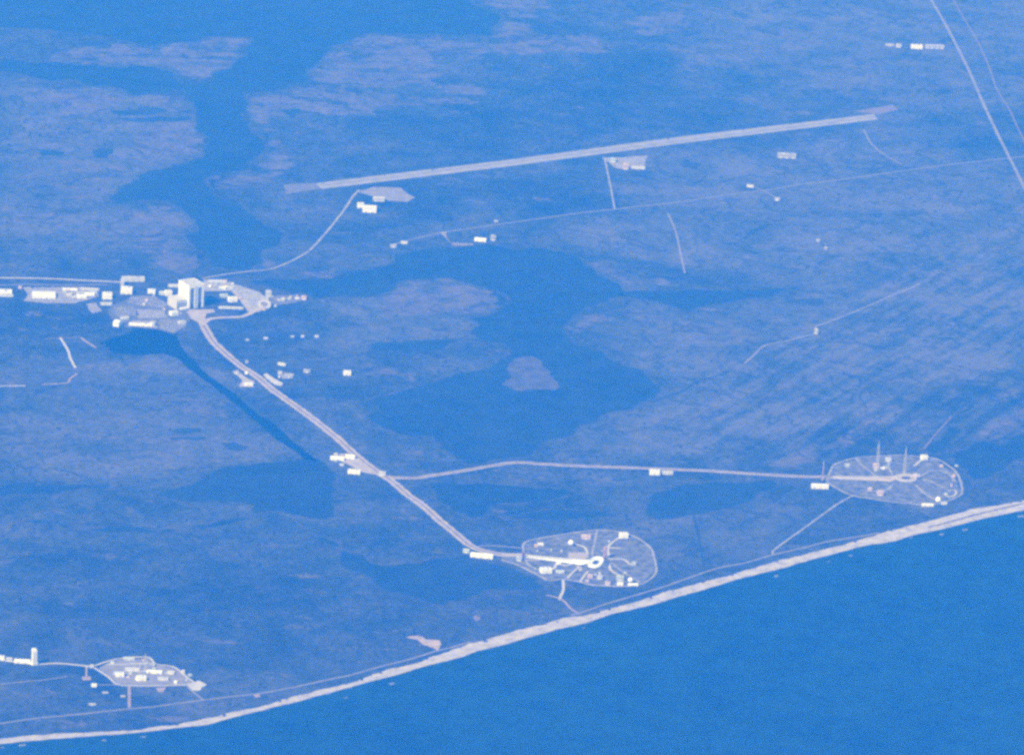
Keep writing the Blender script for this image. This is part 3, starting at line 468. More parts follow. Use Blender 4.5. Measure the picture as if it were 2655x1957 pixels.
    ('warehouse', 'small white block left of the brightest corner block', -12081, 3238, 41, 34, 22, 0, 'box', 'pale', 'upper right buildings'),
    ('warehouse', 'low pinkish block at the left end of the corner row', -12112, 3170, 67, 30, 12, 0, 'gable', 'dull', 'upper right buildings'),
    ('warehouse', 'lone pale block below the right half of the runway', -8813, 2018, 137, 52, 27, -2, 'box', 'dull', 'upper right buildings'),
    ('storage_house', 'small white house above the thin woods road on the right', -8001, 1671, 51, 22, 15, -15, 'gable', 'pale', 'upper right buildings'),
    ('storage_house', 'small pale house below the thin woods road on the right', -7683, 1838, 37, 22, 17, -20, 'gable', 'dull', 'upper right buildings'),
    ('storage_house', 'small pale house alone in the right hand woods', -6686, 2028, 23, 22, 16, 0, 'gable', 'dull', 'upper right buildings'),
    ('storage_house', 'tiny pale house below the lone one in the right hand woods', -6510, 2065, 19, 19, 15, 0, 'gable', 'dull', 'upper right buildings'),
    ('storage_house', 'white box at the corner of the bent track', -4545, 1791, 22, 15, 36, 0, 'box', 'pale', 'upper right buildings'),
    ('workshop', 'white shed at the left end of the long one by the nearer pad gate', -77, -776, 37, 25, 20, -14, 'gable', 'white', 'buildings of the nearer launch pad'),
    ('workshop', 'long bright white shed beside the nearer pad gate', 4, -688, 136, 28, 25, -12, 'gable', 'white', 'buildings of the nearer launch pad'),
    ('workshop', 'white shed below the nearer pad gate', 39, -468, 32, 30, 23, 0, 'box', 'white', 'buildings of the nearer launch pad'),
    ('gate_barrier', 'dark reddish gate frame across the nearer pad ramp', -18, -438, 13, 14, 29, 0, 'box', 'rust', 'buildings of the nearer launch pad'),
    ('workshop', 'small white hut in the upper left of the nearer pad', -238, -322, 33, 22, 13, 4, 'gable', 'white', 'buildings of the nearer launch pad'),
    ('workshop', 'pale pinkish building at the upper rim of the nearer pad', -379, -39, 55, 35, 20, 0, 'box', 'pink', 'buildings of the nearer launch pad'),
    ('tank_house', 'bright white building at the upper right rim of the nearer pad', -414, 191, 50, 35, 28, 8, 'box', 'white', 'buildings of the nearer launch pad'),
    ('workshop', 'large white building in the lower left of the nearer pad', 232, -319, 66, 45, 25, 12, 'box', 'white', 'buildings of the nearer launch pad'),
    ('workshop', 'white hut on the wavy road of the nearer pad', 82, -233, 28, 25, 16, 0, 'gable', 'white', 'buildings of the nearer launch pad'),
    ('workshop', 'low grey shed below the wavy road of the nearer pad', 230, -235, 51, 25, 14, 0, 'gable', 'blue', 'buildings of the nearer launch pad'),
    ('workshop', 'pink hut below the nearer pad deck', 302, -60, 30, 22, 19, 0, 'box', 'pink', 'buildings of the nearer launch pad'),
    ('workshop', 'white hut at the end of the short seaward road', 317, -5, 31, 25, 19, 0, 'box', 'white', 'buildings of the nearer launch pad'),
    ('workshop', 'pink hut on the lower ring road of the nearer pad', 415, 36, 31, 22, 17, 0, 'box', 'pink', 'buildings of the nearer launch pad'),
    ('tank_house', 'white building among the lower right tanks of the nearer pad', 332, 115, 43, 30, 25, 0, 'box', 'white', 'buildings of the nearer launch pad'),
    ('tank_house', 'small white building on the lower ring road right of the pink hut', 420, 109, 35, 22, 17, 0, 'box', 'white', 'buildings of the nearer launch pad'),
    ('tank_house', 'low white strip building at the lower right rim of the nearer pad', 414, 186, 60, 22, 12, 0, 'gable', 'white', 'buildings of the nearer launch pad'),
    ('tank_house', 'small pale building on the right road end of the nearer pad', 59, 218, 25, 22, 16, 0, 'box', 'blue', 'buildings of the nearer launch pad'),
    ('workshop', 'long bright white shed at the left tip of the far pad', -1420, 1488, 105, 35, 25, 0, 'gable', 'white', 'buildings of the far launch pad'),
    ('tank_house', 'white building at the upper rim of the far pad', -2026, 2215, 40, 32, 25, 12, 'box', 'white', 'buildings of the far launch pad'),
    ('workshop', 'pinkish building left of the upper middle of the far pad', -1838, 1888, 38, 30, 25, 0, 'box', 'pink', 'buildings of the far launch pad'),
    ('workshop', 'small white hut right of the pinkish building on the far pad', -1814, 1926, 28, 22, 14, 0, 'gable', 'white', 'buildings of the far launch pad'),
    ('workshop', 'pale building near the upper rim of the far pad', -1970, 1981, 36, 30, 21, 0, 'box', 'pale', 'buildings of the far launch pad'),
    ('workshop', 'pale hut on the left of the far pad field', -1842, 1706, 28, 22, 16, 0, 'gable', 'blue', 'buildings of the far launch pad'),
    ('workshop', 'small pinkish hut in the lower left of the far pad', -1397, 1799, 25, 22, 18, 0, 'gable', 'pink', 'buildings of the far launch pad'),
    ('workshop', 'pinkish building in the lower left of the far pad', -1318, 1855, 35, 28, 28, 0, 'box', 'pink', 'buildings of the far launch pad'),
    ('tank_house', 'long low white building on the lower ring road of the far pad', -1143, 2129, 72, 22, 14, 0, 'gable', 'white', 'buildings of the far launch pad'),
    ('tank_house', 'low pale building right of the white round tank of the far pad', -1185, 2235, 39, 20, 12, 0, 'gable', 'pale', 'buildings of the far launch pad'),
    ('workshop', 'white shed at the far left end of the double track', 1891, -3497, 50, 30, 19, -6, 'box', 'white', 'buildings of the left launch complex'),
    ('workshop', 'long white shed left of the white tower', 1931, -3371, 89, 28, 19, -5, 'gable', 'white', 'buildings of the left launch complex'),
    ('workshop', 'small white shed between the two long sheds left of the tower', 1909, -3445, 36, 25, 19, -5, 'gable', 'pale', 'buildings of the left launch complex'),
    ('workshop', 'white building on the left of the left launch complex', 2101, -2823, 45, 30, 20, 8, 'box', 'white', 'buildings of the left launch complex'),
    ('workshop', 'brightest white building below the middle of the left launch complex', 2154, -2703, 52, 30, 24, 10, 'box', 'white', 'buildings of the left launch complex'),
    ('workshop', 'long white shed right of the middle of the left launch complex', 2036, -2630, 87, 28, 15, -5, 'gable', 'white', 'buildings of the left launch complex'),
    ('workshop', 'pale long shed left of the middle of the left launch complex', 2003, -2753, 82, 26, 13, -3, 'gable', 'pale', 'buildings of the left launch complex'),
    ('workshop', 'white hut at the lower left corner of the left launch complex', 2266, -2965, 29, 22, 15, 0, 'gable', 'white', 'buildings of the left launch complex'),
    ('workshop', 'grey shed at the upper rim of the left launch complex', 1837, -2774, 61, 25, 13, 3, 'gable', 'blue', 'buildings of the left launch complex'),
    ('workshop', 'pale shed at the right of the left launch complex', 2040, -2537, 39, 25, 15, -10, 'gable', 'pale', 'buildings of the left launch complex'),
    ('workshop', 'grey shed at the lower right of the left launch complex', 2139, -2582, 60, 24, 13, 0, 'box', 'pale', 'buildings of the left launch complex'),
    ('gatehouse', 'small white gatehouse at the left launch complex entrance', 1974, -2982, 23, 20, 13, 0, 'box', 'white', 'buildings of the left launch complex'),
    ('storage_house', 'tiny pale hut left of the short straight spur, upper one', 2367, -2901, 33, 14, 7, 0, 'gable', 'dull', 'buildings of the left launch complex'),
    ('storage_house', 'tiny pale hut left of the short straight spur, right one', 2416, -2803, 27, 14, 8, 0, 'gable', 'dull', 'buildings of the left launch complex'),
    ('storage_house', 'tiny pale hut left of the short straight spur, lowest one', 2548, -2971, 40, 14, 8, 0, 'gable', 'dull', 'buildings of the left launch complex'),
    ('hut', 'first small hut from the left among the industrial buildings, bluish', -4966, -3251, 22, 27, 13, 4, 'box', 'blue', 'small huts of the industrial strip'),
    ('hut', 'second small hut from the left among the industrial buildings, pinkish', -5005, -3233, 26, 18, 12, -10, 'gable', 'pink', 'small huts of the industrial strip'),
    ('hut', 'third small hut from the left among the industrial buildings, white', -4864, -3190, 21, 14, 8, 13, 'gable', 'white', 'small huts of the industrial strip'),
    ('hut', 'fourth small hut from the left among the industrial buildings, grey', -4848, -3193, 13, 22, 8, 18, 'gable', 'pale', 'small huts of the industrial strip'),
    ('hut', 'fifth small hut from the left among the industrial buildings, grey', -5020, -3185, 28, 27, 10, 0, 'gable', 'pale', 'small huts of the industrial strip'),
    ('hut', 'sixth small hut from the left among the industrial buildings, grey', -4923, -3162, 17, 27, 11, 1, 'gable', 'pale', 'small huts of the industrial strip'),
    ('hut', 'seventh small hut from the left among the industrial buildings, grey', -4946, -3153, 28, 17, 14, 16, 'box', 'pale', 'small huts of the industrial strip'),
    ('hut', 'eighth small hut from the left among the industrial buildings, bluish', -4952, -3139, 27, 22, 13, 1, 'box', 'blue', 'small huts of the industrial strip'),
    ('hut', 'ninth small hut from the left among the industrial buildings, grey', -5109, -2839, 24, 25, 12, -7, 'gable', 'pale', 'small huts of the industrial strip'),
    ('hut', 'tenth small hut from the left among the industrial buildings, bluish', -4727, -2720, 15, 19, 10, 9, 'box', 'blue', 'small huts of the industrial strip'),
    ('hut', 'eleventh small hut from the left among the industrial buildings, grey', -4743, -2718, 16, 22, 12, -1, 'gable', 'pale', 'small huts of the industrial strip'),
    ('hut', 'twelfth small hut from the left among the industrial buildings, pinkish', -4825, -2700, 18, 23, 14, -12, 'gable', 'pink', 'small huts of the industrial strip'),
    ('hut', 'thirteenth small hut from the left among the industrial buildings, bluish', -4956, -2653, 13, 18, 10, 14, 'box', 'blue', 'small huts of the industrial strip'),
    ('hut', 'fourteenth small hut from the left among the industrial buildings, pinkish', -4648, -2584, 16, 15, 10, 2, 'gable', 'pink', 'small huts of the industrial strip'),
    ('hut', 'fifteenth small hut from the left among the industrial buildings, white', -4901, -2484, 30, 14, 10, -10, 'gable', 'white', 'small huts of the industrial strip'),
    ('hut', 'sixteenth small hut from the left among the industrial buildings, grey', -4561, -2482, 22, 23, 10, 15, 'gable', 'pale', 'small huts of the industrial strip'),
    ('hut', 'first small hut from the left on the lots beside the tall assembly building, white', -5194, -2274, 19, 18, 14, -10, 'gable', 'white', 'small huts of the right hand lots'),
    ('hut', 'second small hut from the left on the lots beside the tall assembly building, bluish', -5253, -2229, 12, 28, 15, 12, 'box', 'blue', 'small huts of the right hand lots'),
    ('hut', 'third small hut from the left on the lots beside the tall assembly building, white', -5136, -2210, 14, 24, 13, -1, 'gable', 'white', 'small huts of the right hand lots'),
    ('hut', 'fourth small hut from the left on the lots beside the tall assembly building, white', -5192, -2168, 21, 25, 10, 0, 'gable', 'white', 'small huts of the right hand lots'),
    ('hut', 'fifth small hut from the left on the lots beside the tall assembly building, pinkish', -5305, -2164, 12, 29, 14, -8, 'box', 'pink', 'small huts of the right hand lots'),
    ('hut', 'sixth small hut from the left on the lots beside the tall assembly building, white', -5264, -2120, 12, 15, 12, 19, 'gable', 'white', 'small huts of the right hand lots'),
    ('hut', 'seventh small hut from the left on the lots beside the tall assembly building, pinkish', -4930, -2074, 13, 15, 15, -2, 'gable', 'pink', 'small huts of the right hand lots'),
    ('hut', 'eighth small hut from the left on the lots beside the tall assembly building, bluish', -4766, -1936, 27, 15, 12, 8, 'gable', 'blue', 'small huts of the right hand lots'),
    ('hut', 'ninth small hut from the left on the lots beside the tall assembly building, grey', -4967, -1887, 13, 24, 11, 4, 'box', 'pale', 'small huts of the right hand lots'),
    ('hut', 'tenth small hut from the left on the lots beside the tall assembly building, grey', -4928, -1812, 14, 29, 10, 15, 'box', 'pale', 'small huts of the right hand lots'),
    ('hut', 'eleventh small hut from the left on the lots beside the tall assembly building, bluish', -4929, -1785, 26, 24, 15, 6, 'gable', 'blue', 'small huts of the right hand lots'),
    ('hut', 'twelfth small hut from the left on the lots beside the tall assembly building, pinkish', -4973, -1781, 27, 17, 8, 11, 'gable', 'pink', 'small huts of the right hand lots'),
    ('hut', 'thirteenth small hut from the left on the lots beside the tall assembly building, bluish', -4961, -1740, 22, 26, 10, 19, 'box', 'blue', 'small huts of the right hand lots'),
    ('hut', 'fourteenth small hut from the left on the lots beside the tall assembly building, pinkish', -4987, -1732, 13, 25, 14, 9, 'box', 'pink', 'small huts of the right hand lots'),
    ('hut', 'fifteenth small hut from the left on the lots beside the tall assembly building, white', -4978, -1687, 25, 24, 9, 18, 'gable', 'white', 'small huts of the right hand lots'),
    ('hut', 'sixteenth small hut from the left on the lots beside the tall assembly building, pinkish', -5013, -1687, 11, 14, 15, 4, 'box', 'pink', 'small huts of the right hand lots'),
    ('hut', 'first small hut from the left inside the nearer pad ring, pinkish', -207, -350, 20, 25, 13, 7, 'box', 'pink', 'small huts of the nearer pad'),
    ('hut', 'second small hut from the left inside the nearer pad ring, bluish', 185, -379, 8, 14, 7, 18, 'box', 'blue', 'small huts of the nearer pad'),
    ('hut', 'third small hut from the left inside the nearer pad ring, bluish', -123, -348, 9, 23, 8, -1, 'box', 'blue', 'small huts of the nearer pad'),
    ('hut', 'fourth small hut from the left inside the nearer pad ring, bluish', -145, -264, 9, 17, 8, -2, 'box', 'blue', 'small huts of the nearer pad'),
    ('hut', 'fifth small hut from the left inside the nearer pad ring, grey', -132, -203, 9, 21, 10, 7, 'gable', 'pale', 'small huts of the nearer pad'),
    ('hut', 'sixth small hut from the left inside the nearer pad ring, pinkish', 133, -121, 8, 22, 7, 20, 'gable', 'pink', 'small huts of the nearer pad'),
    ('hut', 'seventh small hut from the left inside the nearer pad ring, grey', 187, -109, 15, 18, 11, 20, 'gable', 'pale', 'small huts of the nearer pad'),
    ('hut', 'eighth small hut from the left inside the nearer pad ring, grey', 57, -75, 18, 22, 11, -11, 'box', 'pale', 'small huts of the nearer pad'),
    ('hut', 'ninth small hut from the left inside the nearer pad ring, pinkish', 376, -82, 19, 18, 11, 3, 'box', 'pink', 'small huts of the nearer pad'),
    ('hut', 'tenth small hut from the left inside the nearer pad ring, white', 253, -26, 13, 14, 6, 7, 'box', 'white', 'small huts of the nearer pad'),
    ('hut', 'eleventh small hut from the left inside the nearer pad ring, bluish', -329, 96, 8, 28, 7, 11, 'gable', 'blue', 'small huts of the nearer pad'),
    ('hut', 'twelfth small hut from the left inside the nearer pad ring, bluish', 214, 154, 10, 30, 8, 16, 'gable', 'blue', 'small huts of the nearer pad'),
    ('hut', 'first small hut from the left inside the far pad ring, white', -1774, 1878, 18, 16, 11, 2, 'gable', 'white', 'small huts of the far pad'),
    ('hut', 'second small hut from the left inside the far pad ring, pinkish', -1351, 1843, 16, 16, 6, 9, 'box', 'pink', 'small huts of the far pad'),
    ('hut', 'third small hut from the left inside the far pad ring, white', -1829, 1952, 15, 25, 9, -7, 'box', 'white', 'small huts of the far pad'),
    ('hut', 'fourth small hut from the left inside the far pad ring, bluish', -1894, 1978, 10, 27, 6, 5, 'gable', 'blue', 'small huts of the far pad'),
    ('hut', 'fifth small hut from the left inside the far pad ring, pinkish', -1889, 2308, 13, 30, 12, 20, 'gable', 'pink', 'small huts of the far pad'),
    ('hut', 'sixth small hut from the left inside the far pad ring, bluish', -1365, 2271, 19, 19, 8, 0, 'box', 'blue', 'small huts of the far pad'),
    ('hut', 'seventh small hut from the left inside the far pad ring, pinkish', -1521, 2325, 11, 24, 12, -7, 'box', 'pink', 'small huts of the far pad'),
    ('hut', 'eighth small hut from the left inside the far pad ring, pinkish', -1703, 2363, 19, 27, 11, -10, 'box', 'pink', 'small huts of the far pad'),
    ('hut', 'ninth small hut from the left inside the far pad ring, bluish', -1907, 2405, 16, 21, 7, 10, 'gable', 'blue', 'small huts of the far pad'),
    ('hut', 'first small hut from the left inside the left launch complex, bluish', 1903, -2866, 18, 29, 8, -10, 'gable', 'blue', 'small huts of the left launch complex'),
    ('hut', 'second small hut from the left inside the left launch complex, white', 1915, -2862, 14, 28, 8, -4, 'gable', 'white', 'small huts of the left launch complex'),
    ('hut', 'third small hut from the left inside the left launch complex, grey', 2071, -2852, 12, 25, 12, -2, 'box', 'pale', 'small huts of the left launch complex'),
    ('hut', 'fourth small hut from the left inside the left launch complex, pinkish', 2119, -2777, 17, 23, 6, 2, 'gable', 'pink', 'small huts of the left launch complex'),
    ('hut', 'fifth small hut from the left inside the left launch complex, white', 2058, -2763, 21, 24, 6, -7, 'box', 'white', 'small huts of the left launch complex'),
    ('hut', 'sixth small hut from the left inside the left launch complex, white', 2139, -2725, 22, 25, 7, -1, 'box', 'white', 'small huts of the left launch complex'),
    ('hut', 'seventh small hut from the left inside the left launch complex, pinkish', 1857, -2693, 9, 21, 7, 11, 'box', 'pink', 'small huts of the left launch complex'),
    ('hut', 'eighth small hut from the left inside the left launch complex, bluish', 1906, -2678, 16, 24, 9, 11, 'gable', 'blue', 'small huts of the left launch complex'),
    ('hut', 'ninth small hut from the left inside the left launch complex, pinkish', 2037, -2656, 8, 17, 9, -5, 'gable', 'pink', 'small huts of the left launch complex'),
    ('hut', 'tenth small hut from the left inside the left launch complex, white', 1988, -2633, 18, 15, 12, 4, 'gable', 'white', 'small huts of the left launch complex'),
    ('hut', 'eleventh small hut from the left inside the left launch complex, bluish', 1922, -2632, 10, 24, 10, -11, 'box', 'blue', 'small huts of the left launch complex'),
    ('hut', 'twelfth small hut from the left inside the left launch complex, white', 2179, -2511, 17, 29, 11, -5, 'gable', 'white', 'small huts of the left launch complex'),
    ('hut', 'thirteenth small hut from the left inside the left launch complex, grey', 2013, -2469, 19, 19, 10, -11, 'box', 'pale', 'small huts of the left launch complex'),
    ('hut', 'fourteenth small hut from the left inside the left launch complex, white', 2014, -2466, 12, 25, 10, 4, 'gable', 'white', 'small huts of the left launch complex'),
    ('hut', 'fifteenth small hut from the left inside the left launch complex, bluish', 2135, -2449, 13, 23, 6, -9, 'box', 'blue', 'small huts of the left launch complex'),
    ('hut', 'sixteenth small hut from the left inside the left launch complex, white', 2065, -2430, 19, 22, 7, 20, 'box', 'white', 'small huts of the left launch complex'),
    ('hut', 'first small hut from the left in the yards along the crawler track, white', -3347, -2049, 20, 25, 10, -7, 'box', 'white', 'small huts along the crawler track'),
    ('hut', 'second small hut from the left in the yards along the crawler track, white', -3113, -2017, 19, 16, 8, -7, 'box', 'white', 'small huts along the crawler track'),
    ('hut', 'third small hut from the left in the yards along the crawler track, white', -3288, -1838, 9, 24, 10, -2, 'box', 'white', 'small huts along the crawler track'),
    ('hut', 'fourth small hut from the left in the yards along the crawler track, grey', -1784, -1511, 21, 30, 12, 8, 'gable', 'pale', 'small huts along the crawler track'),
    ('hut', 'fifth small hut from the left in the yards along the crawler track, white', -1677, -1509, 19, 17, 9, -8, 'box', 'white', 'small huts along the crawler track'),
    ('hut', 'sixth small hut from the left in the yards along the crawler track, grey', -1666, -1511, 12, 22, 11, 1, 'gable', 'pale', 'small huts along the crawler track'),
    ('hut', 'seventh small hut from the left in the yards along the crawler track, grey', -1598, -1484, 13, 16, 7, 15, 'box', 'pale', 'small huts along the crawler track'),
    ('hut', 'eighth small hut from the left in the yards along the crawler track, grey', -1594, -1474, 20, 27, 8, -10, 'box', 'pale', 'small huts along the crawler track'),
]
TANKS = [
    ('storage_tank', 'white ball tank in the upper middle of the nearer pad', -239, -139, 34),
    ('storage_tank', 'white ball tank at the lower right of the nearer pad', 374, 174, 30),
    ('storage_tank', 'bright white ball tank at the lower right of the far pad', -1202, 2202, 35),
]
TOWERS = [
    ('lightning_tower', 'tallest thin lattice lightning tower at the far pad, left one behind the deck', -1785, 1889, 192),
    ('lightning_tower', 'thin lattice lightning tower at the far pad, right one behind the deck', -1756, 2058, 172),
    ('lightning_tower', 'thin reddish lattice lightning tower at the left tip of the far pad', -1579, 1523, 125),
    ('lightning_tower', 'slim lightning tower on the left launch complex, left of the pair', 1998, -2744, 88),
    ('lightning_tower', 'slim lightning tower on the left launch complex, right of the pair', 1994, -2682, 102),
    ('lightning_tower', 'slim lightning tower on the left launch complex, in front of the pair', 2103, -2712, 92),
]
ASSEMBLY_CORNER = (-4686, -2421)
NEAR_DECK = (71, -11)
NEAR_RAMP_FOOT = (-42, -429)
FAR_DECK = (-1618, 2051)
FAR_RAMP_FOOT = (-1623, 1591)
NEAR_SERVICE_TOWER = (-39, 53)
FAR_SERVICE = (-1644, 2118)
VIF = (1969, -3305)
TURNTABLE = (-4832, -1911)

# ------------------------------------------------------------------ materials
def new_mat(name):
    m = bpy.data.materials.new(name)
    m.use_nodes = True
    nt = m.node_tree
    b = nt.nodes['Principled BSDF']
    b.inputs['Specular IOR Level'].default_value = 0.25
    return m, nt, b

def noise(nt, scale, detail=4.0, rough=0.6, vec=None, stretch=None, distort=0.0):
    tc = nt.nodes.new('ShaderNodeTexCoord')
    src = tc.outputs['Object']
    if stretch:
        mp = nt.nodes.new('ShaderNodeMapping')
        mp.inputs['Rotation'].default_value = (0, 0, stretch[2])
        mp.vector_type = 'TEXTURE'
        mp.inputs['Scale'].default_value = (1 / stretch[0], 1 / stretch[1], 1)
        nt.links.new(src, mp.inputs['Vector'])
        src = mp.outputs['Vector']
    n = nt.nodes.new('ShaderNodeTexNoise')
    n.inputs['Scale'].default_value = scale
    n.inputs['Detail'].default_value = detail
    n.inputs['Roughness'].default_value = rough
    n.inputs['Distortion'].default_value = distort
    nt.links.new(src, n.inputs['Vector'])
    return n.outputs['Fac']

def ramp(nt, fac, stops):
    r = nt.nodes.new('ShaderNodeValToRGB')
    el_ = r.color_ramp.elements
    while len(el_) < len(stops):
        el_.new(0.5)
    for e, (p, c) in zip(el_, stops):
        e.position = p
        e.color = tuple(c) + (1.0,) if len(c) == 3 else c
    nt.links.new(fac, r.inputs['Fac'])
    return r.outputs['Color']

def mix(nt, fac, a, b, mode='MIX'):
    n = nt.nodes.new('ShaderNodeMix')
    n.data_type = 'RGBA'
    n.blend_type = mode
    for val, sock in ((fac, n.inputs[0]), (a, n.inputs[6]), (b, n.inputs[7])):
        if hasattr(val, 'links'):
            nt.links.new(val, sock)
        elif isinstance(val, (int, float)):
            sock.default_value = val
        else:
            sock.default_value = tuple(val) + (1.0,)
    return n.outputs[2]

def math_node(nt, op, a, b=0.0, clamp=False):
    n = nt.nodes.new('ShaderNodeMath')
    n.operation = op
    n.use_clamp = clamp
    for val, sock in ((a, n.inputs[0]), (b, n.inputs[1])):
        if hasattr(val, 'links'):
            nt.links.new(val, sock)
        else:
            sock.default_value = val
    return n.outputs[0]

def simple(name, col, var=0.18, scale=0.03, rough=0.85, spec=0.2):
    m, nt, b = new_mat(name)
    lo = tuple(c * (1 - var) for c in col)
    hi = tuple(min(1, c * (1 + var)) for c in col)
    f = noise(nt, scale, 5, 0.65)
    nt.links.new(ramp(nt, f, [(0.3, lo), (0.7, hi)]), b.inputs['Base Color'])
    b.inputs['Roughness'].default_value = rough
    b.inputs['Specular IOR Level'].default_value = spec
    return m

M = {
    'gravel': simple('gravel', (0.35, 0.318, 0.30), 0.22, 0.02),
    'asphalt': simple('pale_asphalt', (0.21, 0.20, 0.20), 0.28, 0.015),
    'asphalt2': simple('weathered_asphalt', (0.135, 0.13, 0.125), 0.35, 0.02),
    'runway': simple('runway_concrete', (0.26, 0.258, 0.255), 0.25, 0.012),
    'concrete': simple('concrete', (0.44, 0.44, 0.45), 0.2, 0.02),
    'dirt': simple('dirt', (0.16, 0.13, 0.115), 0.3, 0.02),
    'pinksand': simple('pink_sand', (0.30, 0.24, 0.21), 0.25, 0.02),
    'sand2': simple('clearing_sand', (0.36, 0.30, 0.26), 0.35, 0.02),
    'field': simple('mown_field', (0.118, 0.118, 0.098), 0.75, 0.02),
    'white': simple('white_paint', (0.78, 0.83, 0.90), 0.06, 0.05, 0.6, 0.35),
    'pale': simple('pale_metal', (0.48, 0.51, 0.54), 0.10, 0.05, 0.6, 0.35),
    'pink': simple('pinkish_render', (0.50, 0.40, 0.36), 0.12, 0.05),
    'blue': simple('blue_grey_metal', (0.40, 0.47, 0.52), 0.12, 0.05, 0.55, 0.35),
    'dull': simple('weathered_cladding', (0.33, 0.345, 0.36), 0.12, 0.05, 0.6, 0.3),
    'rust': simple('rusty_steel', (0.16, 0.06, 0.05), 0.3, 0.2),
    'grey': simple('grey_cladding', (0.15, 0.17, 0.20), 0.12, 0.05, 0.6),
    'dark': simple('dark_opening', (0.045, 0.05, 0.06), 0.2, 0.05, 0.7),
    'roof': simple('pale_roof', (0.41, 0.43, 0.45), 0.14, 0.06, 0.75),
    'roof_white': simple('white_roof', (0.63, 0.69, 0.77), 0.10, 0.06, 0.75),
    'steel': simple('galvanised_steel', (0.40, 0.41, 0.42), 0.12, 0.05, 0.5, 0.4),
    'red_steel': simple('red_oxide_steel', (0.40, 0.27, 0.24), 0.15, 0.05),
    'mound': simple('mound_grass', (0.13, 0.125, 0.10), 0.3, 0.03),
    'marsh': simple('islet_marsh', (0.068, 0.064, 0.053), 0.5, 0.012),
    'ringpave': simple('ring_road_paving', (0.27, 0.265, 0.26), 0.45, 0.02),
    'lawn': simple('mown_lawn', (0.098, 0.100, 0.082), 0.4, 0.016),
    'rubber': simple('rubber_marks', (0.19, 0.185, 0.185), 0.3, 0.01),
    'beach': None, 'surf': simple('foam', (0.19, 0.21, 0.23), 0.35, 0.03),
    'dune': simple('dune_scrub', (0.12, 0.105, 0.085), 0.4, 0.02),
}

def beach_mat():
    m, nt, b = new_mat('beach_sand')
    f = noise(nt, 0.016, 6, 0.75)
    nt.links.new(ramp(nt, f, [(0.30, (0.17, 0.155, 0.14)), (0.44, (0.34, 0.325, 0.325)), (0.62, (0.46, 0.445, 0.45))]), b.inputs['Base Color'])
    b.inputs['Roughness'].default_value = 0.95
    return m
M['beach'] = beach_mat()

def water_mat(name, deep, shoal, rough, fringe, full=0.78):
    m, nt, b = new_mat(name)
    f = noise(nt, 0.0011, 6, 0.62, distort=0.8)
    f2 = noise(nt, 0.005, 5, 0.6)
    f4 = noise(nt, 0.016, 3, 0.6)
    f3 = math_node(nt, 'ADD', math_node(nt, 'MULTIPLY', f, 0.24), math_node(nt, 'MULTIPLY', f2, 0.40))
    f3 = math_node(nt, 'ADD', f3, math_node(nt, 'MULTIPLY', f4, 0.36))
    col = ramp(nt, f3, [(0.40, deep), (0.60, shoal)])
    if fringe:
        # muddy shallows along the shores (depth surveyed per vertex)
        at_ = nt.nodes.new('ShaderNodeAttribute')
        at_.attribute_name = 'depth'
        d = math_node(nt, 'ADD', at_.outputs['Fac'], math_node(nt, 'MULTIPLY', math_node(nt, 'SUBTRACT', f2, 0.5), 0.9))
        mr = nt.nodes.new('ShaderNodeMapRange')
        mr.interpolation_type = 'SMOOTHSTEP'
        mr.inputs['From Min'].default_value = 0.46
        mr.inputs['From Max'].default_value = full
        nt.links.new(d, mr.inputs['Value'])
        col = mix(nt, mr.outputs['Result'], (0.052, 0.050, 0.040), col)
    nt.links.new(col, b.inputs['Base Color'])
    b.inputs['IOR'].default_value = 1.333
    b.inputs['Specular IOR Level'].default_value = 0.06 if name == 'ditch_water' else 0.20
    b.inputs['Roughness'].default_value = rough
    return m
M['lagoon'] = water_mat('lagoon_water', (0.005, 0.009, 0.016), (0.020, 0.030, 0.040), 0.5, True)
M['creek'] = water_mat('creek_water', (0.005, 0.009, 0.016), (0.020, 0.028, 0.036), 0.5, True, 0.70)
M['pool'] = water_mat('pool_water', (0.010, 0.016, 0.020), (0.030, 0.036, 0.038), 0.5, False)
M['ditch'] = water_mat('ditch_water', (0.001, 0.004, 0.008), (0.005, 0.010, 0.016), 0.5, False)
M['ocean'] = water_mat('ocean_water', (0.000, 0.007, 0.014), (0.008, 0.034, 0.050), 0.5, False)

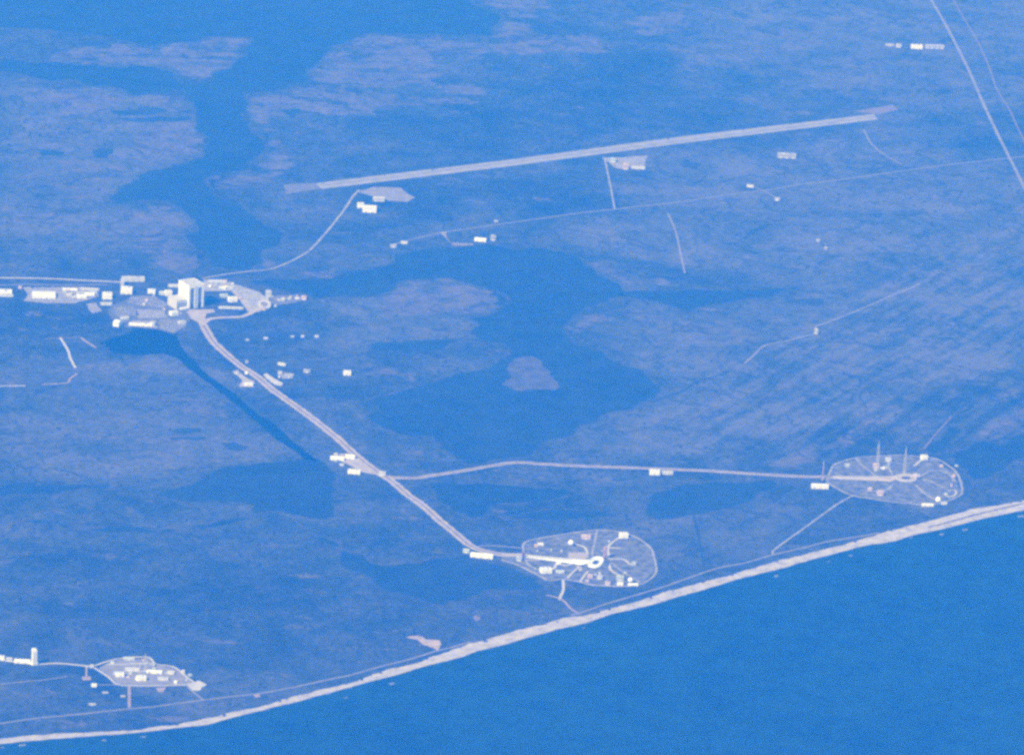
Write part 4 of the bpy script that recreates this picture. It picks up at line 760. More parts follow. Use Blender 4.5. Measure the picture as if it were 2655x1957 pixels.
def ground_mat():
    m, nt, b = new_mat('coastal_scrub_ground')
    def att(n):
        a = nt.nodes.new('ShaderNodeAttribute')
        a.attribute_name = n
        return a.outputs['Fac']
    RIDGE_DIR = 149.0
    broad = noise(nt, 0.0016, 6, 0.62, distort=0.6)
    mid = noise(nt, 0.006, 6, 0.66, distort=0.5)
    fine = noise(nt, 0.022, 4, 0.7)
    streak = noise(nt, 0.0065, 6, 0.68, stretch=(1.0, 0.34, -0.12), distort=0.4)
    # scrub / grassland mosaic
    t = math_node(nt, 'ADD', math_node(nt, 'MULTIPLY', math_node(nt, 'SUBTRACT', broad, 0.18), 0.85), math_node(nt, 'MULTIPLY', mid, 0.46))
    t = math_node(nt, 'ADD', t, math_node(nt, 'MULTIPLY', math_node(nt, 'SUBTRACT', fine, 0.5), 0.26))
    t = math_node(nt, 'ADD', t, math_node(nt, 'MULTIPLY', att('pale'), 0.15))
    t = math_node(nt, 'SUBTRACT', t, math_node(nt, 'MULTIPLY', att('dark'), 0.07))
    # old beach ridges on the right hand side: long parallel swales
    rid = noise(nt, 0.011, 3, 0.55, stretch=(0.10, 1.0, math.radians(RIDGE_DIR)))
    t = math_node(nt, 'ADD', t, math_node(nt, 'MULTIPLY', math_node(nt, 'MULTIPLY', math_node(nt, 'SUBTRACT', rid, 0.5), 0.9), att('ridge')))
    base = ramp(nt, t, [(0.30, (0.014, 0.020, 0.014)), (0.46, (0.035, 0.045, 0.031)),
                        (0.60, (0.060, 0.067, 0.050)), (0.78, (0.106, 0.104, 0.082))])
    # salt marsh
    w = math_node(nt, 'ADD', math_node(nt, 'MULTIPLY', att('marsh'), 0.64), math_node(nt, 'MULTIPLY', math_node(nt, 'MULTIPLY', math_node(nt, 'SUBTRACT', streak, 0.5), 3.2), math_node(nt, 'SUBTRACT', 1.0, math_node(nt, 'MULTIPLY', att('ridge'), 0.85))))
    w = math_node(nt, 'ADD', w, math_node(nt, 'MULTIPLY', att('pale'), 0.05))
    w = math_node(nt, 'ADD', w, math_node(nt, 'MULTIPLY', math_node(nt, 'SUBTRACT', mid, 0.5), 1.1))
    w = math_node(nt, 'ADD', w, math_node(nt, 'MULTIPLY', math_node(nt, 'SUBTRACT', fine, 0.5), 0.45))
    rid2 = noise(nt, 0.0065, 4, 0.6, stretch=(0.13, 1.0, math.radians(RIDGE_DIR - 3)))
    w = math_node(nt, 'ADD', w, math_node(nt, 'MULTIPLY', math_node(nt, 'MULTIPLY', math_node(nt, 'SUBTRACT', rid2, 0.475), 2.9), att('ridge')))
    mr = nt.nodes.new('ShaderNodeMapRange')
    mr.interpolation_type = 'SMOOTHSTEP'
    mr.inputs['From Min'].default_value = 0.28
    mr.inputs['From Max'].default_value = 0.78
    nt.links.new(w, mr.inputs['Value'])
    marsh = ramp(nt, mid, [(0.3, (0.062, 0.060, 0.050)), (0.7, (0.132, 0.118, 0.097))])
    col = mix(nt, mr.outputs['Result'], base, marsh)
    f2 = ramp(nt, fine, [(0.3, (0.75, 0.75, 0.75)), (0.7, (1.22, 1.22, 1.22))])
    col = mix(nt, 1.0, col, f2, 'MULTIPLY')
    # winding tidal swales: dark wet lines along the level sets of a warped noise
    sw = noise(nt, 0.0021, 3, 0.55, distort=0.9)
    sw = math_node(nt, 'ABSOLUTE', math_node(nt, 'SUBTRACT', sw, 0.5))
    ms = nt.nodes.new('ShaderNodeMapRange')
    ms.interpolation_type = 'SMOOTHSTEP'
    ms.inputs['From Min'].default_value = 0.004
    ms.inputs['From Max'].default_value = 0.022
    nt.links.new(sw, ms.inputs['Value'])
    keep_ = math_node(nt, 'MAXIMUM', ms.outputs['Result'], math_node(nt, 'MULTIPLY', broad, 1.0))
    col = mix(nt, keep_, (0.012, 0.017, 0.014), col)
    nt.links.new(col, b.inputs['Base Color'])
    b.inputs['Roughness'].default_value = 1.0
    b.inputs['Specular IOR Level'].default_value = 0.05
    return m
M['ground'] = ground_mat()

def bush_mat():
    m, nt, b = new_mat('scrub_foliage')
    f = noise(nt, 0.011, 4, 0.7)
    nt.links.new(ramp(nt, f, [(0.3, (0.012, 0.017, 0.011)), (0.5, (0.022, 0.028, 0.017)), (0.7, (0.045, 0.045, 0.030))]), b.inputs['Base Color'])
    b.inputs['Roughness'].default_value = 0.95
    b.inputs['Specular IOR Level'].default_value = 0.05
    return m
M['bush'] = bush_mat()

# ------------------------------------------------------------------ object helpers
def link(o, parent=None):
    COL.objects.link(o)
    if parent is not None:
        o.parent = parent
    return o

def mesh_obj(name, verts, faces, mat, parent=None, smooth=False):
    me = bpy.data.meshes.new(name)
    me.from_pydata([tuple(v) for v in verts], [], faces)
    me.materials.append(mat)
    if smooth:
        me.polygons.foreach_set('use_smooth', [True] * len(me.polygons))
    me.update()
    return link(bpy.data.objects.new(name, me), parent)

def tag(o, label=None, cat=None, group=None, kind=None):
    for k, v in (('label', label), ('category', cat), ('group', group), ('kind', kind)):
        if v:
            o[k] = v
    return o

def thing(name, label, cat, loc, rz=0.0, group=None):
    o = bpy.data.objects.new(name, None)
    o.empty_display_size = 10
    o.location = loc
    o.rotation_euler = (0, 0, rz)
    link(o)
    return tag(o, label, cat, group)

class MB:
    def __init__(self):
        self.v, self.f = [], []
    def quad(self, *p):
        n = len(self.v)
        self.v += list(p)
        self.f.append(tuple(range(n, n + len(p))))
        return self
    def box(self, x0, x1, y0, y1, z0, z1):
        n = len(self.v)
        self.v += [(x0, y0, z0), (x1, y0, z0), (x1, y1, z0), (x0, y1, z0), (x0, y0, z1), (x1, y0, z1), (x1, y1, z1), (x0, y1, z1)]
        self.f += [tuple(n + i for i in q) for q in ((0, 3, 2, 1), (4, 5, 6, 7), (0, 1, 5, 4), (1, 2, 6, 5), (2, 3, 7, 6), (3, 0, 4, 7))]
        return self
    def bar(self, a, b, t):
        a, b = Vector(a), Vector(b)
        d = (b - a).normalized()
        s = d.cross(Vector((0, 0, 1)))
        if s.length < 0.01:
            s = Vector((1, 0, 0))
        s.normalize()
        u = d.cross(s)
        n = len(self.v)
        for p in (a, b):
            for i, j in ((-1, -1), (1, -1), (1, 1), (-1, 1)):
                self.v.append(tuple(p + s * i * t / 2 + u * j * t / 2))
        self.f += [tuple(n + i for i in q) for q in ((0, 1, 5, 4), (1, 2, 6, 5), (2, 3, 7, 6), (3, 0, 4, 7), (0, 3, 2, 1), (4, 5, 6, 7))]
        return self
    def loft(self, rings, cap=True):
        n0 = len(self.v)
        k = len(rings[0])
        for r in rings:
            self.v += list(r)
        for i in range(len(rings) - 1):
            for j in range(k):
                a = n0 + i * k + j
                b = n0 + i * k + (j + 1) % k
                self.f.append((a, b, b + k, a + k))
        if cap:
            self.f.append(tuple(n0 + (len(rings) - 1) * k + j for j in range(k)))
        return self
    def build(self, name, mat, parent=None, smooth=False):
        return mesh_obj(name, self.v, self.f, mat, parent, smooth)

def crinkle(pts, levels, amp, rng, closed=True):
    p = [np.array(q, float) for q in pts]
    for _ in range(levels):
        q = []
        n = len(p)
        for i in range(n if closed else n - 1):
            a, b = p[i], p[(i + 1) % n]
            d = b - a
            L = np.linalg.norm(d)
            q.append(a)
            if L > 18:
                nrm = np.array([-d[1], d[0]])
                q.append((a + b) / 2 + nrm * rng.uniform(-amp, amp))
        if not closed:
            q.append(p[-1])
        p = q
    return [tuple(a) for a in p]

def smooth_line(pts, step=25.0):
    p = [np.array(a, float) for a in pts]
    if len(p) == 2:
        n = max(2, int(np.linalg.norm(p[1] - p[0]) / step))
        return [p[0] + (p[1] - p[0]) * i / n for i in range(n + 1)]
    ext = [2 * p[0] - p[1]] + p + [2 * p[-1] - p[-2]]
    out = []
    for i in range(1, len(ext) - 2):
        p0, p1, p2, p3 = ext[i - 1:i + 3]
        n = max(2, min(60, int(np.linalg.norm(p2 - p1) / step)))
        # centripetal-like: damp tangents so sparse survey points do not overshoot
        m1 = (p2 - p0) * 0.5
        m2 = (p3 - p1) * 0.5
        L = np.linalg.norm(p2 - p1)
        for m_ in (m1, m2):
            lm = np.linalg.norm(m_)
            if lm > L:
                m_ *= L / lm
        for k in range(n):
            s = k / n
            out.append((2 * s**3 - 3 * s**2 + 1) * p1 + (s**3 - 2 * s**2 + s) * m1 + (-2 * s**3 + 3 * s**2) * p2 + (s**3 - s**2) * m2)
    out.append(p[-1])
    return out

def ribbon(name, pts, width, z, mat, rng, rag=0.10, edge=0.5):
    """Strip with a real edge step; its borders wander a little."""
    c = smooth_line(pts)
    L, R = [], []
    for i in range(len(c)):
        d = c[min(i + 1, len(c) - 1)] - c[max(i - 1, 0)]
        d = d / (np.linalg.norm(d) + 1e-9)
        nrm = np.array([-d[1], d[0]])
        L.append(c[i] + nrm * width / 2 * (1 + rng.uniform(-rag, rag)))
        R.append(c[i] - nrm * width / 2 * (1 + rng.uniform(-rag, rag)))
    v, f = [], []
    for l, r in zip(L, R):
        v += [(l[0], l[1], z - edge), (l[0], l[1], z), (r[0], r[1], z), (r[0], r[1], z - edge)]
    for i in range(len(c) - 1):
        a, b = 4 * i, 4 * i + 4
        f += [(a + 1, a + 2, b + 2, b + 1), (a, a + 1, b + 1, b), (a + 2, a + 3, b + 3, b + 2)]
    return mesh_obj(name, v, f, mat)

def sheet(name, pts, z, mat, edge=0.5, survey=None):
    a = 0.0
    for i in range(len(pts)):
        x0, y0 = pts[i]
        x1, y1 = pts[(i + 1) % len(pts)]
        a += x0 * y1 - x1 * y0
    if a < 0:
        pts = pts[::-1]
    n = len(pts)
    ox, oy = pts[0]
    extra = []
    if survey is not None:
        q = np.array(pts)
        gx, gy = np.meshgrid(np.arange(q[:, 0].min(), q[:, 0].max(), 55.0), np.arange(q[:, 1].min(), q[:, 1].max(), 55.0), indexing='ij')
        gx = gx + np.random.RandomState(3).uniform(-12, 12, gx.shape)
        ok = inside(gx, gy, pts) & (gx > -15500) & (np.abs(gy) < 5900)
        extra = list(zip(gx[ok].tolist(), gy[ok].tolist()))
    r = delaunay_2d_cdt([Vector((x - ox, y - oy)) for x, y in list(pts) + extra], [], [list(range(n))], 1, 0.01)
    v = [(p[0] + ox, p[1] + oy, z) for p in r[0]]
    f = [tuple(q) for q in r[2]]
    k = len(v)
    v += [(x, y, z) for x, y in pts] + [(x, y, z - edge) for x, y in pts]
    f += [(k + i, k + i + n, k + (i + 1) % n + n, k + (i + 1) % n) for i in range(n)]
    o = mesh_obj(name, v, f, mat)
    if survey is not None:
        q = np.array(v)
        i = np.clip(np.round((q[:, 0] - cx[0]) / 30).astype(int), 0, survey.shape[0] - 1)
        j = np.clip(np.round((q[:, 1] - cy[0]) / 30).astype(int), 0, survey.shape[1] - 1)
        o.data.attributes.new('depth', 'FLOAT', 'POINT').data.foreach_set('value', survey[i, j].astype(np.float32))
    return o

def inside(px, py, poly):
    res = np.zeros(px.shape, bool)
    n = len(poly)
    for i in range(n):
        x0, y0 = poly[i]
        x1, y1 = poly[(i + 1) % n]
        if y0 == y1:
            continue
        c = (y0 > py) != (y1 > py)
        res ^= c & (px < (x1 - x0) * (py - y0) / (y1 - y0) + x0)
    return res

def blur(a, n):
    for _ in range(n):
        b = a.copy()
        b[1:] += a[:-1]; b[:-1] += a[1:]; b[:, 1:] += a[:, :-1]; b[:, :-1] += a[:, 1:]
        a = b / 5.0
    return a

def poly_mask(polys, X, Y, soft=0):
    """Mask of polygons on the core grid (soft = blur passes)."""
    m = np.zeros(X.shape, bool)
    xs, ys = X[:, 0], Y[0]
    for p in polys:
        q = np.array(p, float)
        i0, i1 = np.searchsorted(xs, [q[:, 0].min(), q[:, 0].max()])
        j0, j1 = np.searchsorted(ys, [q[:, 1].min(), q[:, 1].max()])
        if i1 <= i0 or j1 <= j0:
            continue
        m[i0:i1, j0:j1] |= inside(X[i0:i1, j0:j1], Y[i0:i1, j0:j1], p)
    a = m.astype(np.float32)
    return blur(a, soft) if soft else a

rng = random.Random(11)

# ------------------------------------------------------------------ ground sheet
def outer(lo, hi, far_lo, far_hi, step):
    core = np.arange(lo, hi + 1, step)
    def grow(a, far, sgn):
        o, d = [], step * 2
        while (far - a) * sgn > 0:
            a += sgn * d
            d = min(d * 1.5, 6000)
            o.append(a)
        return o
    return np.array(grow(lo, far_lo, -1)[::-1] + list(core) + grow(hi, far_hi, 1)), core

xs, cx = outer(-15600.0, 5000.0, -66000.0, 66000.0, 30.0)
ys, cy = outer(-6000.0, 6600.0, -66000.0, 66000.0, 30.0)
GX, GY = np.meshgrid(cx, cy, indexing='ij')
water_edges = [crinkle(p, 4, 0.05 if n == 'turning_basin' else 0.16, rng) for n, _, p in WATER]
W_mask = poly_mask(water_edges, GX, GY)
W_depth = blur(W_mask, 3)
att = {'marsh': poly_mask(MARSH, GX, GY, 4), 'pale': poly_mask(PALE, GX, GY, 22), 'dark': poly_mask(DARK, GX, GY, 50), 'ridge': poly_mask(RIDGES, GX, GY, 40)}
nx, ny = len(xs), len(ys)
ix, iy = np.searchsorted(xs, cx[0]), np.searchsorted(ys, cy[0])
PX, PY = np.meshgrid(xs, ys, indexing='ij')
co = np.zeros((nx * ny, 3), np.float32)
co[:, 0], co[:, 1] = PX.ravel(), PY.ravel()
idx = np.arange(nx * ny).reshape(nx, ny)
quads = np.stack([idx[:-1, :-1], idx[1:, :-1], idx[1:, 1:], idx[:-1, 1:]], -1).reshape(-1, 4)
gm = bpy.data.meshes.new('ground')
gm.vertices.add(nx * ny)
gm.vertices.foreach_set('co', co.ravel())
gm.loops.add(quads.size)
gm.loops.foreach_set('vertex_index', quads.ravel().astype(np.int32))
gm.polygons.add(len(quads))
gm.polygons.foreach_set('loop_start', np.arange(0, quads.size, 4, dtype=np.int32))
gm.update(calc_edges=True)
for k, a in att.items():
    full = np.zeros((nx, ny), np.float32)
    full[ix:ix + len(cx), iy:iy + len(cy)] = a
    at_ = gm.attributes.new(k, 'FLOAT', 'POINT')
    at_.data.foreach_set('value', full.ravel())
gm.materials.append(M['ground'])
ground = link(bpy.data.objects.new('ground', gm))
tag(ground, 'low blue-green scrub, woods and grey salt marsh of the flat coast', kind='structure')

# ------------------------------------------------------------------ ocean, beach, surf
sea = [tuple(p) for p in crinkle(SEA_EDGE[1:-1], 5, 0.03, rng, closed=False)]
sea = [SEA_EDGE[0]] + sea + [SEA_EDGE[-1]]
land = [LAND_EDGE[0]] + [tuple(p) for p in crinkle(LAND_EDGE[1:-1], 5, 0.075, rng, closed=False)] + [LAND_EDGE[-1]]
v, f = [], []
ocean_edge = [(sea[0][0] + 600, -64000)] + sea + [(sea[-1][0] - 9000, 64000)]
steps = [0, 60, 400, 2000, 6000, 14000, 28000]
for x, y in ocean_edge:
    for s in steps:
        v.append((x - 25 + s, y, 0.6))
    v.append((64000, y, 0.6))
k = len(steps) + 1
for i in range(len(ocean_edge) - 1):
    for j in range(k - 1):
        a = i * k + j
        f.append((a, a + 1, a + k + 1, a + k))
tag(mesh_obj('ocean', v, f, M['ocean']), 'open blue ocean filling the lower right', kind='structure')
tag(sheet('beach', land + sea[::-1], 1.4, M['beach'], 1.0), 'pale sandy beach running along the whole shore', kind='structure')
tag(ribbon('dune_strip', DUNE, 16, 2.6, M['dune'], rng, 0.5, 1.4), 'dark strip of dune scrub splitting the beach at the right edge', kind='structure')
v, f = [], []
for p in SURF:
    mx, my = sum(a[0] for a in p) / len(p), sum(a[1] for a in p) / len(p)
    q = crinkle([(mx + (a - mx) * 0.55, my + (b - my) * 0.6) for a, b in p], 3, 0.25, rng)
    f.append(tuple(range(len(v), len(v) + len(q))))
    v += [(x, y, 1.3) for x, y in q]
wl = smooth_line([(x, y) for x, y in sea[1:-1]], 40.0)
i = 0
while i < len(wl) - 8:
    n = rng.randint(2, 7)
    if rng.random() < 0.45:
        off, th = rng.uniform(0, 14), rng.uniform(2, 6)
        seg = wl[i:i + n + 1]
        a = [(q[0] + off + rng.uniform(0, th), q[1], 1.3) for q in seg]
        b = [(q[0] + off - rng.uniform(0, th), q[1], 1.3) for q in seg][::-1]
        f.append(tuple(range(len(v), len(v) + len(a) + len(b))))
        v += a + b
    i += n
tag(mesh_obj('surf', v, f, M['surf']), 'broken white surf flecks along the beach', 'surf', kind='stuff')

# ------------------------------------------------------------------ inland water
for (n, l, _), e in zip(WATER, water_edges):
    tag(sheet(n, e, 0.6, M['lagoon'] if n in ('western_lagoon', 'central_lagoon', 'lagoon_channel', 'coastal_pond') else M['creek'] if n == 'creek' else M['pool'] if n == 'marsh_pool' else M['ditch'], 0.5, W_depth), l, kind='structure')
for n, l, p in ISLETS:
    tag(sheet(n, crinkle(p, 4, 0.14, rng), 1.1, M['marsh'], 0.8), l, kind='structure')
for n, l, w, p in DITCHES:
    tag(ribbon(n, p, w, 0.9, M['pool'], rng, 0.3), l, kind='structure')

# ------------------------------------------------------------------ paved sheets, roads
LAYER = {'pad_field': 1.2, 'lawn': 1.1, 'pavement': 1.8, 'sandy_lot': 1.7, 'runway': 2.2, 'runway_overrun': 1.6, 'parking_apron': 1.7}
for n, l, m, p in SHEETS:
    q = p if n == 'runway' else crinkle(p, 3, 0.06, rng)
    tag(sheet(n, q, LAYER[n], M[m], 0.7), l, kind='structure')
for i, (n, l, w, m, p) in enumerate(ROADS):
    tag(ribbon(n, p, w, 2.5 + 0.12 * (i % 8), M[m], rng, 0.14, 1.2), l, kind='structure')

for k_, (n, l, w, m, p) in enumerate(ROADS[:2]):
    tag(ribbon('track_median', p[1:-1], 11, 3.9, M['dirt'], rng, 0.45, 1.0),
        ('thin brownish median along the diagonal crawler track', 'thin brownish median along the branch track to the far pad')[k_], kind='structure')
c_ = smooth_line(SHEETS_RUNWAY_AXIS, 60.0)
tag(ribbon('tyre_marks', c_, 16, 2.9, M['rubber'], rng, 0.6, 0.4), 'dark rubber band along the middle of the runway', kind='structure')

# ------------------------------------------------------------------ parked vehicles (uncountable)
v, f = [], []
paint_lots = [p for n, l, m, p in SHEETS if n == 'pavement' and ('lot' in l or 'car park' in l)]
for p in paint_lots:
    q = np.array(p, float)
    for x in np.arange(q[:, 0].min(), q[:, 0].max(), 19.0):
        for y in np.arange(q[:, 1].min(), q[:, 1].max(), 3.6):
            if rng.random() < 0.42 and inside(np.array([x]), np.array([y]), p)[0]:
                b_ = MB().box(x - 2.4, x + 2.4, y - 1.0, y + 1.0, 1.8, 3.4)
                b_.box(x - 1.3, x + 1.1, y - 0.9, y + 0.9, 3.4, 4.0)
                o_ = len(v)
                v += b_.v
                f += [tuple(o_ + i_ for i_ in g_) for g_ in b_.f]
tag(mesh_obj('parked_vehicles', v, f, M['pale']), 'rows of tiny parked vehicles on the lots', 'vehicles', kind='stuff')

# ------------------------------------------------------------------ scrub (uncountable)
clear = W_mask.copy()
clear = np.maximum(clear, poly_mask([p for _, _, _, p in SHEETS], GX, GY))
clear = np.maximum(clear, poly_mask([list(land) + [(64000, 60000), (64000, -60000)]], GX, GY))
def stamp(px, py, r):
    i, j = int((px - cx[0]) / 30), int((py - cy[0]) / 30)
    if 0 <= i < clear.shape[0] and 0 <= j < clear.shape[1]:
        clear[max(0, i - r):i + r + 1, max(0, j - r):j + r + 1] = 1
for n, l, w, m, p in ROADS:
    for q in smooth_line(p):
        stamp(q[0], q[1], 1)
for b in BUILDINGS:
    stamp(b[2], b[3], 2 + int(max(b[4], b[5]) / 60))
stamp(-4560, -2450, 8)
nr = np.random.RandomState(5)
N = 150000
bx = nr.uniform(-14800, 4300, N)
by = nr.uniform(-5600, 6200, N)
bi = ((bx - cx[0]) / 30).astype(int)
bj = ((by - cy[0]) / 30).astype(int)
keep_p = 0.30 + 0.55 * att['dark'][bi, bj] - 0.24 * att['pale'][bi, bj]
clump = nr.rand(160, 100)
clump = blur(clump, 1)
cl = clump[np.clip(((bx + 15000) / 125).astype(int), 0, 159), np.clip(((by + 6000) / 125).astype(int), 0, 99)]
keep = (clear[bi, bj] < 0.5) & (att['marsh'][bi, bj] < 0.35) & (nr.rand(N) < keep_p * np.clip((cl - 0.28) * 3.5, 0, 1.5))
bx, by = bx[keep], by[keep]
nb = len(bx)
rad = nr.uniform(4.5, 12.0, nb)
hgt = rad * nr.uniform(0.55, 1.05, nb)
ang = np.linspace(0, 2 * np.pi, 6, endpoint=False)
rot = nr.uniform(0, 6.28, nb)
j1 = nr.uniform(0.7, 1.25, (nb, 6))
j2 = nr.uniform(0.45, 0.85, (nb, 6))
A = ang[None] + rot[:, None]
low = np.stack([bx[:, None] + np.cos(A) * rad[:, None] * j1, by[:, None] + np.sin(A) * rad[:, None] * j1, np.zeros((nb, 6))], -1)
top = np.stack([bx[:, None] + np.cos(A) * rad[:, None] * j2, by[:, None] + np.sin(A) * rad[:, None] * j2, (hgt[:, None] * nr.uniform(0.6, 0.9, (nb, 6)))], -1)
apx = np.stack([bx + nr.uniform(-1, 1, nb), by + nr.uniform(-1, 1, nb), hgt], -1)[:, None]
bv = np.concatenate([low, top, apx], 1).reshape(-1, 3).astype(np.float32)
tri = []
for q in range(6):
    r = (q + 1) % 6
    tri += [(q, r, 6 + r), (q, 6 + r, 6 + q), (6 + q, 6 + r, 12)]
bf = (np.array(tri)[None] + (np.arange(nb) * 13)[:, None, None]).reshape(-1, 3)
bm_ = bpy.data.meshes.new('scrub')
bm_.vertices.add(len(bv))
bm_.vertices.foreach_set('co', bv.ravel())
bm_.loops.add(bf.size)
bm_.loops.foreach_set('vertex_index', bf.ravel().astype(np.int32))
bm_.polygons.add(len(bf))
bm_.polygons.foreach_set('loop_start', np.arange(0, bf.size, 3, dtype=np.int32))
bm_.update(calc_edges=True)
bm_.materials.append(M['bush'])
tag(link(bpy.data.objects.new('scrub', bm_)), 'dark scrub clumps scattered over the flat land', 'scrub', kind='stuff')

# ------------------------------------------------------------------ tall assembly building
ROT = math.radians(28)
def assembly_building():
    # local frame: origin at the south-east corner, +X east, +Y north
    t = thing('assembly_building', 'huge white box-shaped assembly building with two tall dark door strips', 'building', (ASSEMBLY_CORNER[0], ASSEMBLY_CORNER[1], 0), ROT)
    D, Wd, H = 146.0, 115.0, 158.0
    w = MB()
    # east face is split around the two tall recessed doors
    doors = [(12.0, 43.0), (70.0, 101.0)]
    rec = 7.0
    w.box(-D, -rec, 0, Wd, 0, H)
    for y0, y1 in ((0, 12.0), (43.0, 70.0), (101.0, Wd)):
        w.box(-rec, 0, y0, y1, 0, H)
    for y0, y1 in doors:
        w.box(-rec, 0, y0, y1, H - 18, H)
    w.build('wall', M['white'], t)
    for k, (y0, y1) in enumerate(doors):
        d = MB().box(-rec + 0.3, -rec + 2.2, y0, y1, 0, H - 18).build('door', M['grey'], t)
        n = 7
        for q in range(n):
            z0 = 34 + q * (H - 18 - 34) / n
            MB().box(-rec + 2.3, -rec + 4.0 - 0.15 * (q % 3), y0 + 1, y1 - 1, z0 + 0.8, z0 + (H - 18 - 34) / n - 0.8).build('door_leaf', M['grey'], d)
        for q in range(2):
            ym = (y0 + y1) / 2
            MB().box(-rec + 2.3, -rec + 3.6, (y0 + 1, ym + 0.4)[q], (ym - 0.4, y1 - 1)[q], 0.5, 33).build('door_leaf', M['dark'], d)
    r = MB().box(-D + 2, -2, 2, Wd - 2, H, H + 1.2).build('roof', M['roof'], t)
    p = MB()
    p.box(-D, -D + 2, 0, Wd, H, H + 4).box(-2, 0, 0, Wd, H, H + 4).box(-D + 2, -2, 0, 2, H, H + 4).box(-D + 2, -2, Wd - 2, Wd, H, H + 4)
    p.build('parapet', M['white'], r)
    for x, y in ((-110, 25), (-110, 85), (-60, 57), (-35, 25), (-35, 90)):
        MB().box(x - 7, x + 7, y - 5, y + 5, H + 1.2, H + 7).build('roof_unit', M['pale'], r)
    # grey vertical cladding bands
    for y0 in (52.0, 57.5):
        MB().box(0, 0.8, y0, y0 + 2.2, 6, H - 6).build('cladding_band', M['grey'], t)
    # lower wing on the south side
    lo = MB().box(-D + 8, -12, -84, 0, 0, 60).build('low_wing', M['pale'], t)
    MB().box(-D + 10, -14, -82, -0.5, 60, 62.5).build('wing_roof', M['roof'], lo)
    for y in (-70, -50, -30, -12):
        MB().box(-D + 25, -30, y - 3, y + 3, 62.5, 65.5).build('roof_vent', M['pale'], lo)
    MB().box(-12, -11, -78, -6, 8, 26).build('window_strip', M['grey'], lo)
    MB().box(-12, -11, -78, -6, 34, 42).build('window_strip', M['grey'], lo)
    MB().box(-16, 6, -60, -10, 0, 14).build('annex', M['white'], t)
    # transfer aisle door on the south face
    MB().box(-90, -62, -1.0, 0, 62.6, 120).build('south_door', M['pale'], t)
assembly_building()

# ------------------------------------------------------------------ ordinary buildings
CATS = {'hangar': 'hangar', 'office_building': 'building', 'workshop': 'shed', 'warehouse': 'warehouse', 'processing_hall': 'hall',
        'control_building': 'building', 'dock_shed': 'shed', 'quay': 'quay', 'water_tower_house': 'building', 'storage_house': 'house',
        'bunker': 'bunker', 'gatehouse': 'gatehouse', 'control_tower': 'building', 'gate_barrier': 'gate', 'tank_house': 'building', 'hut': 'hut'}

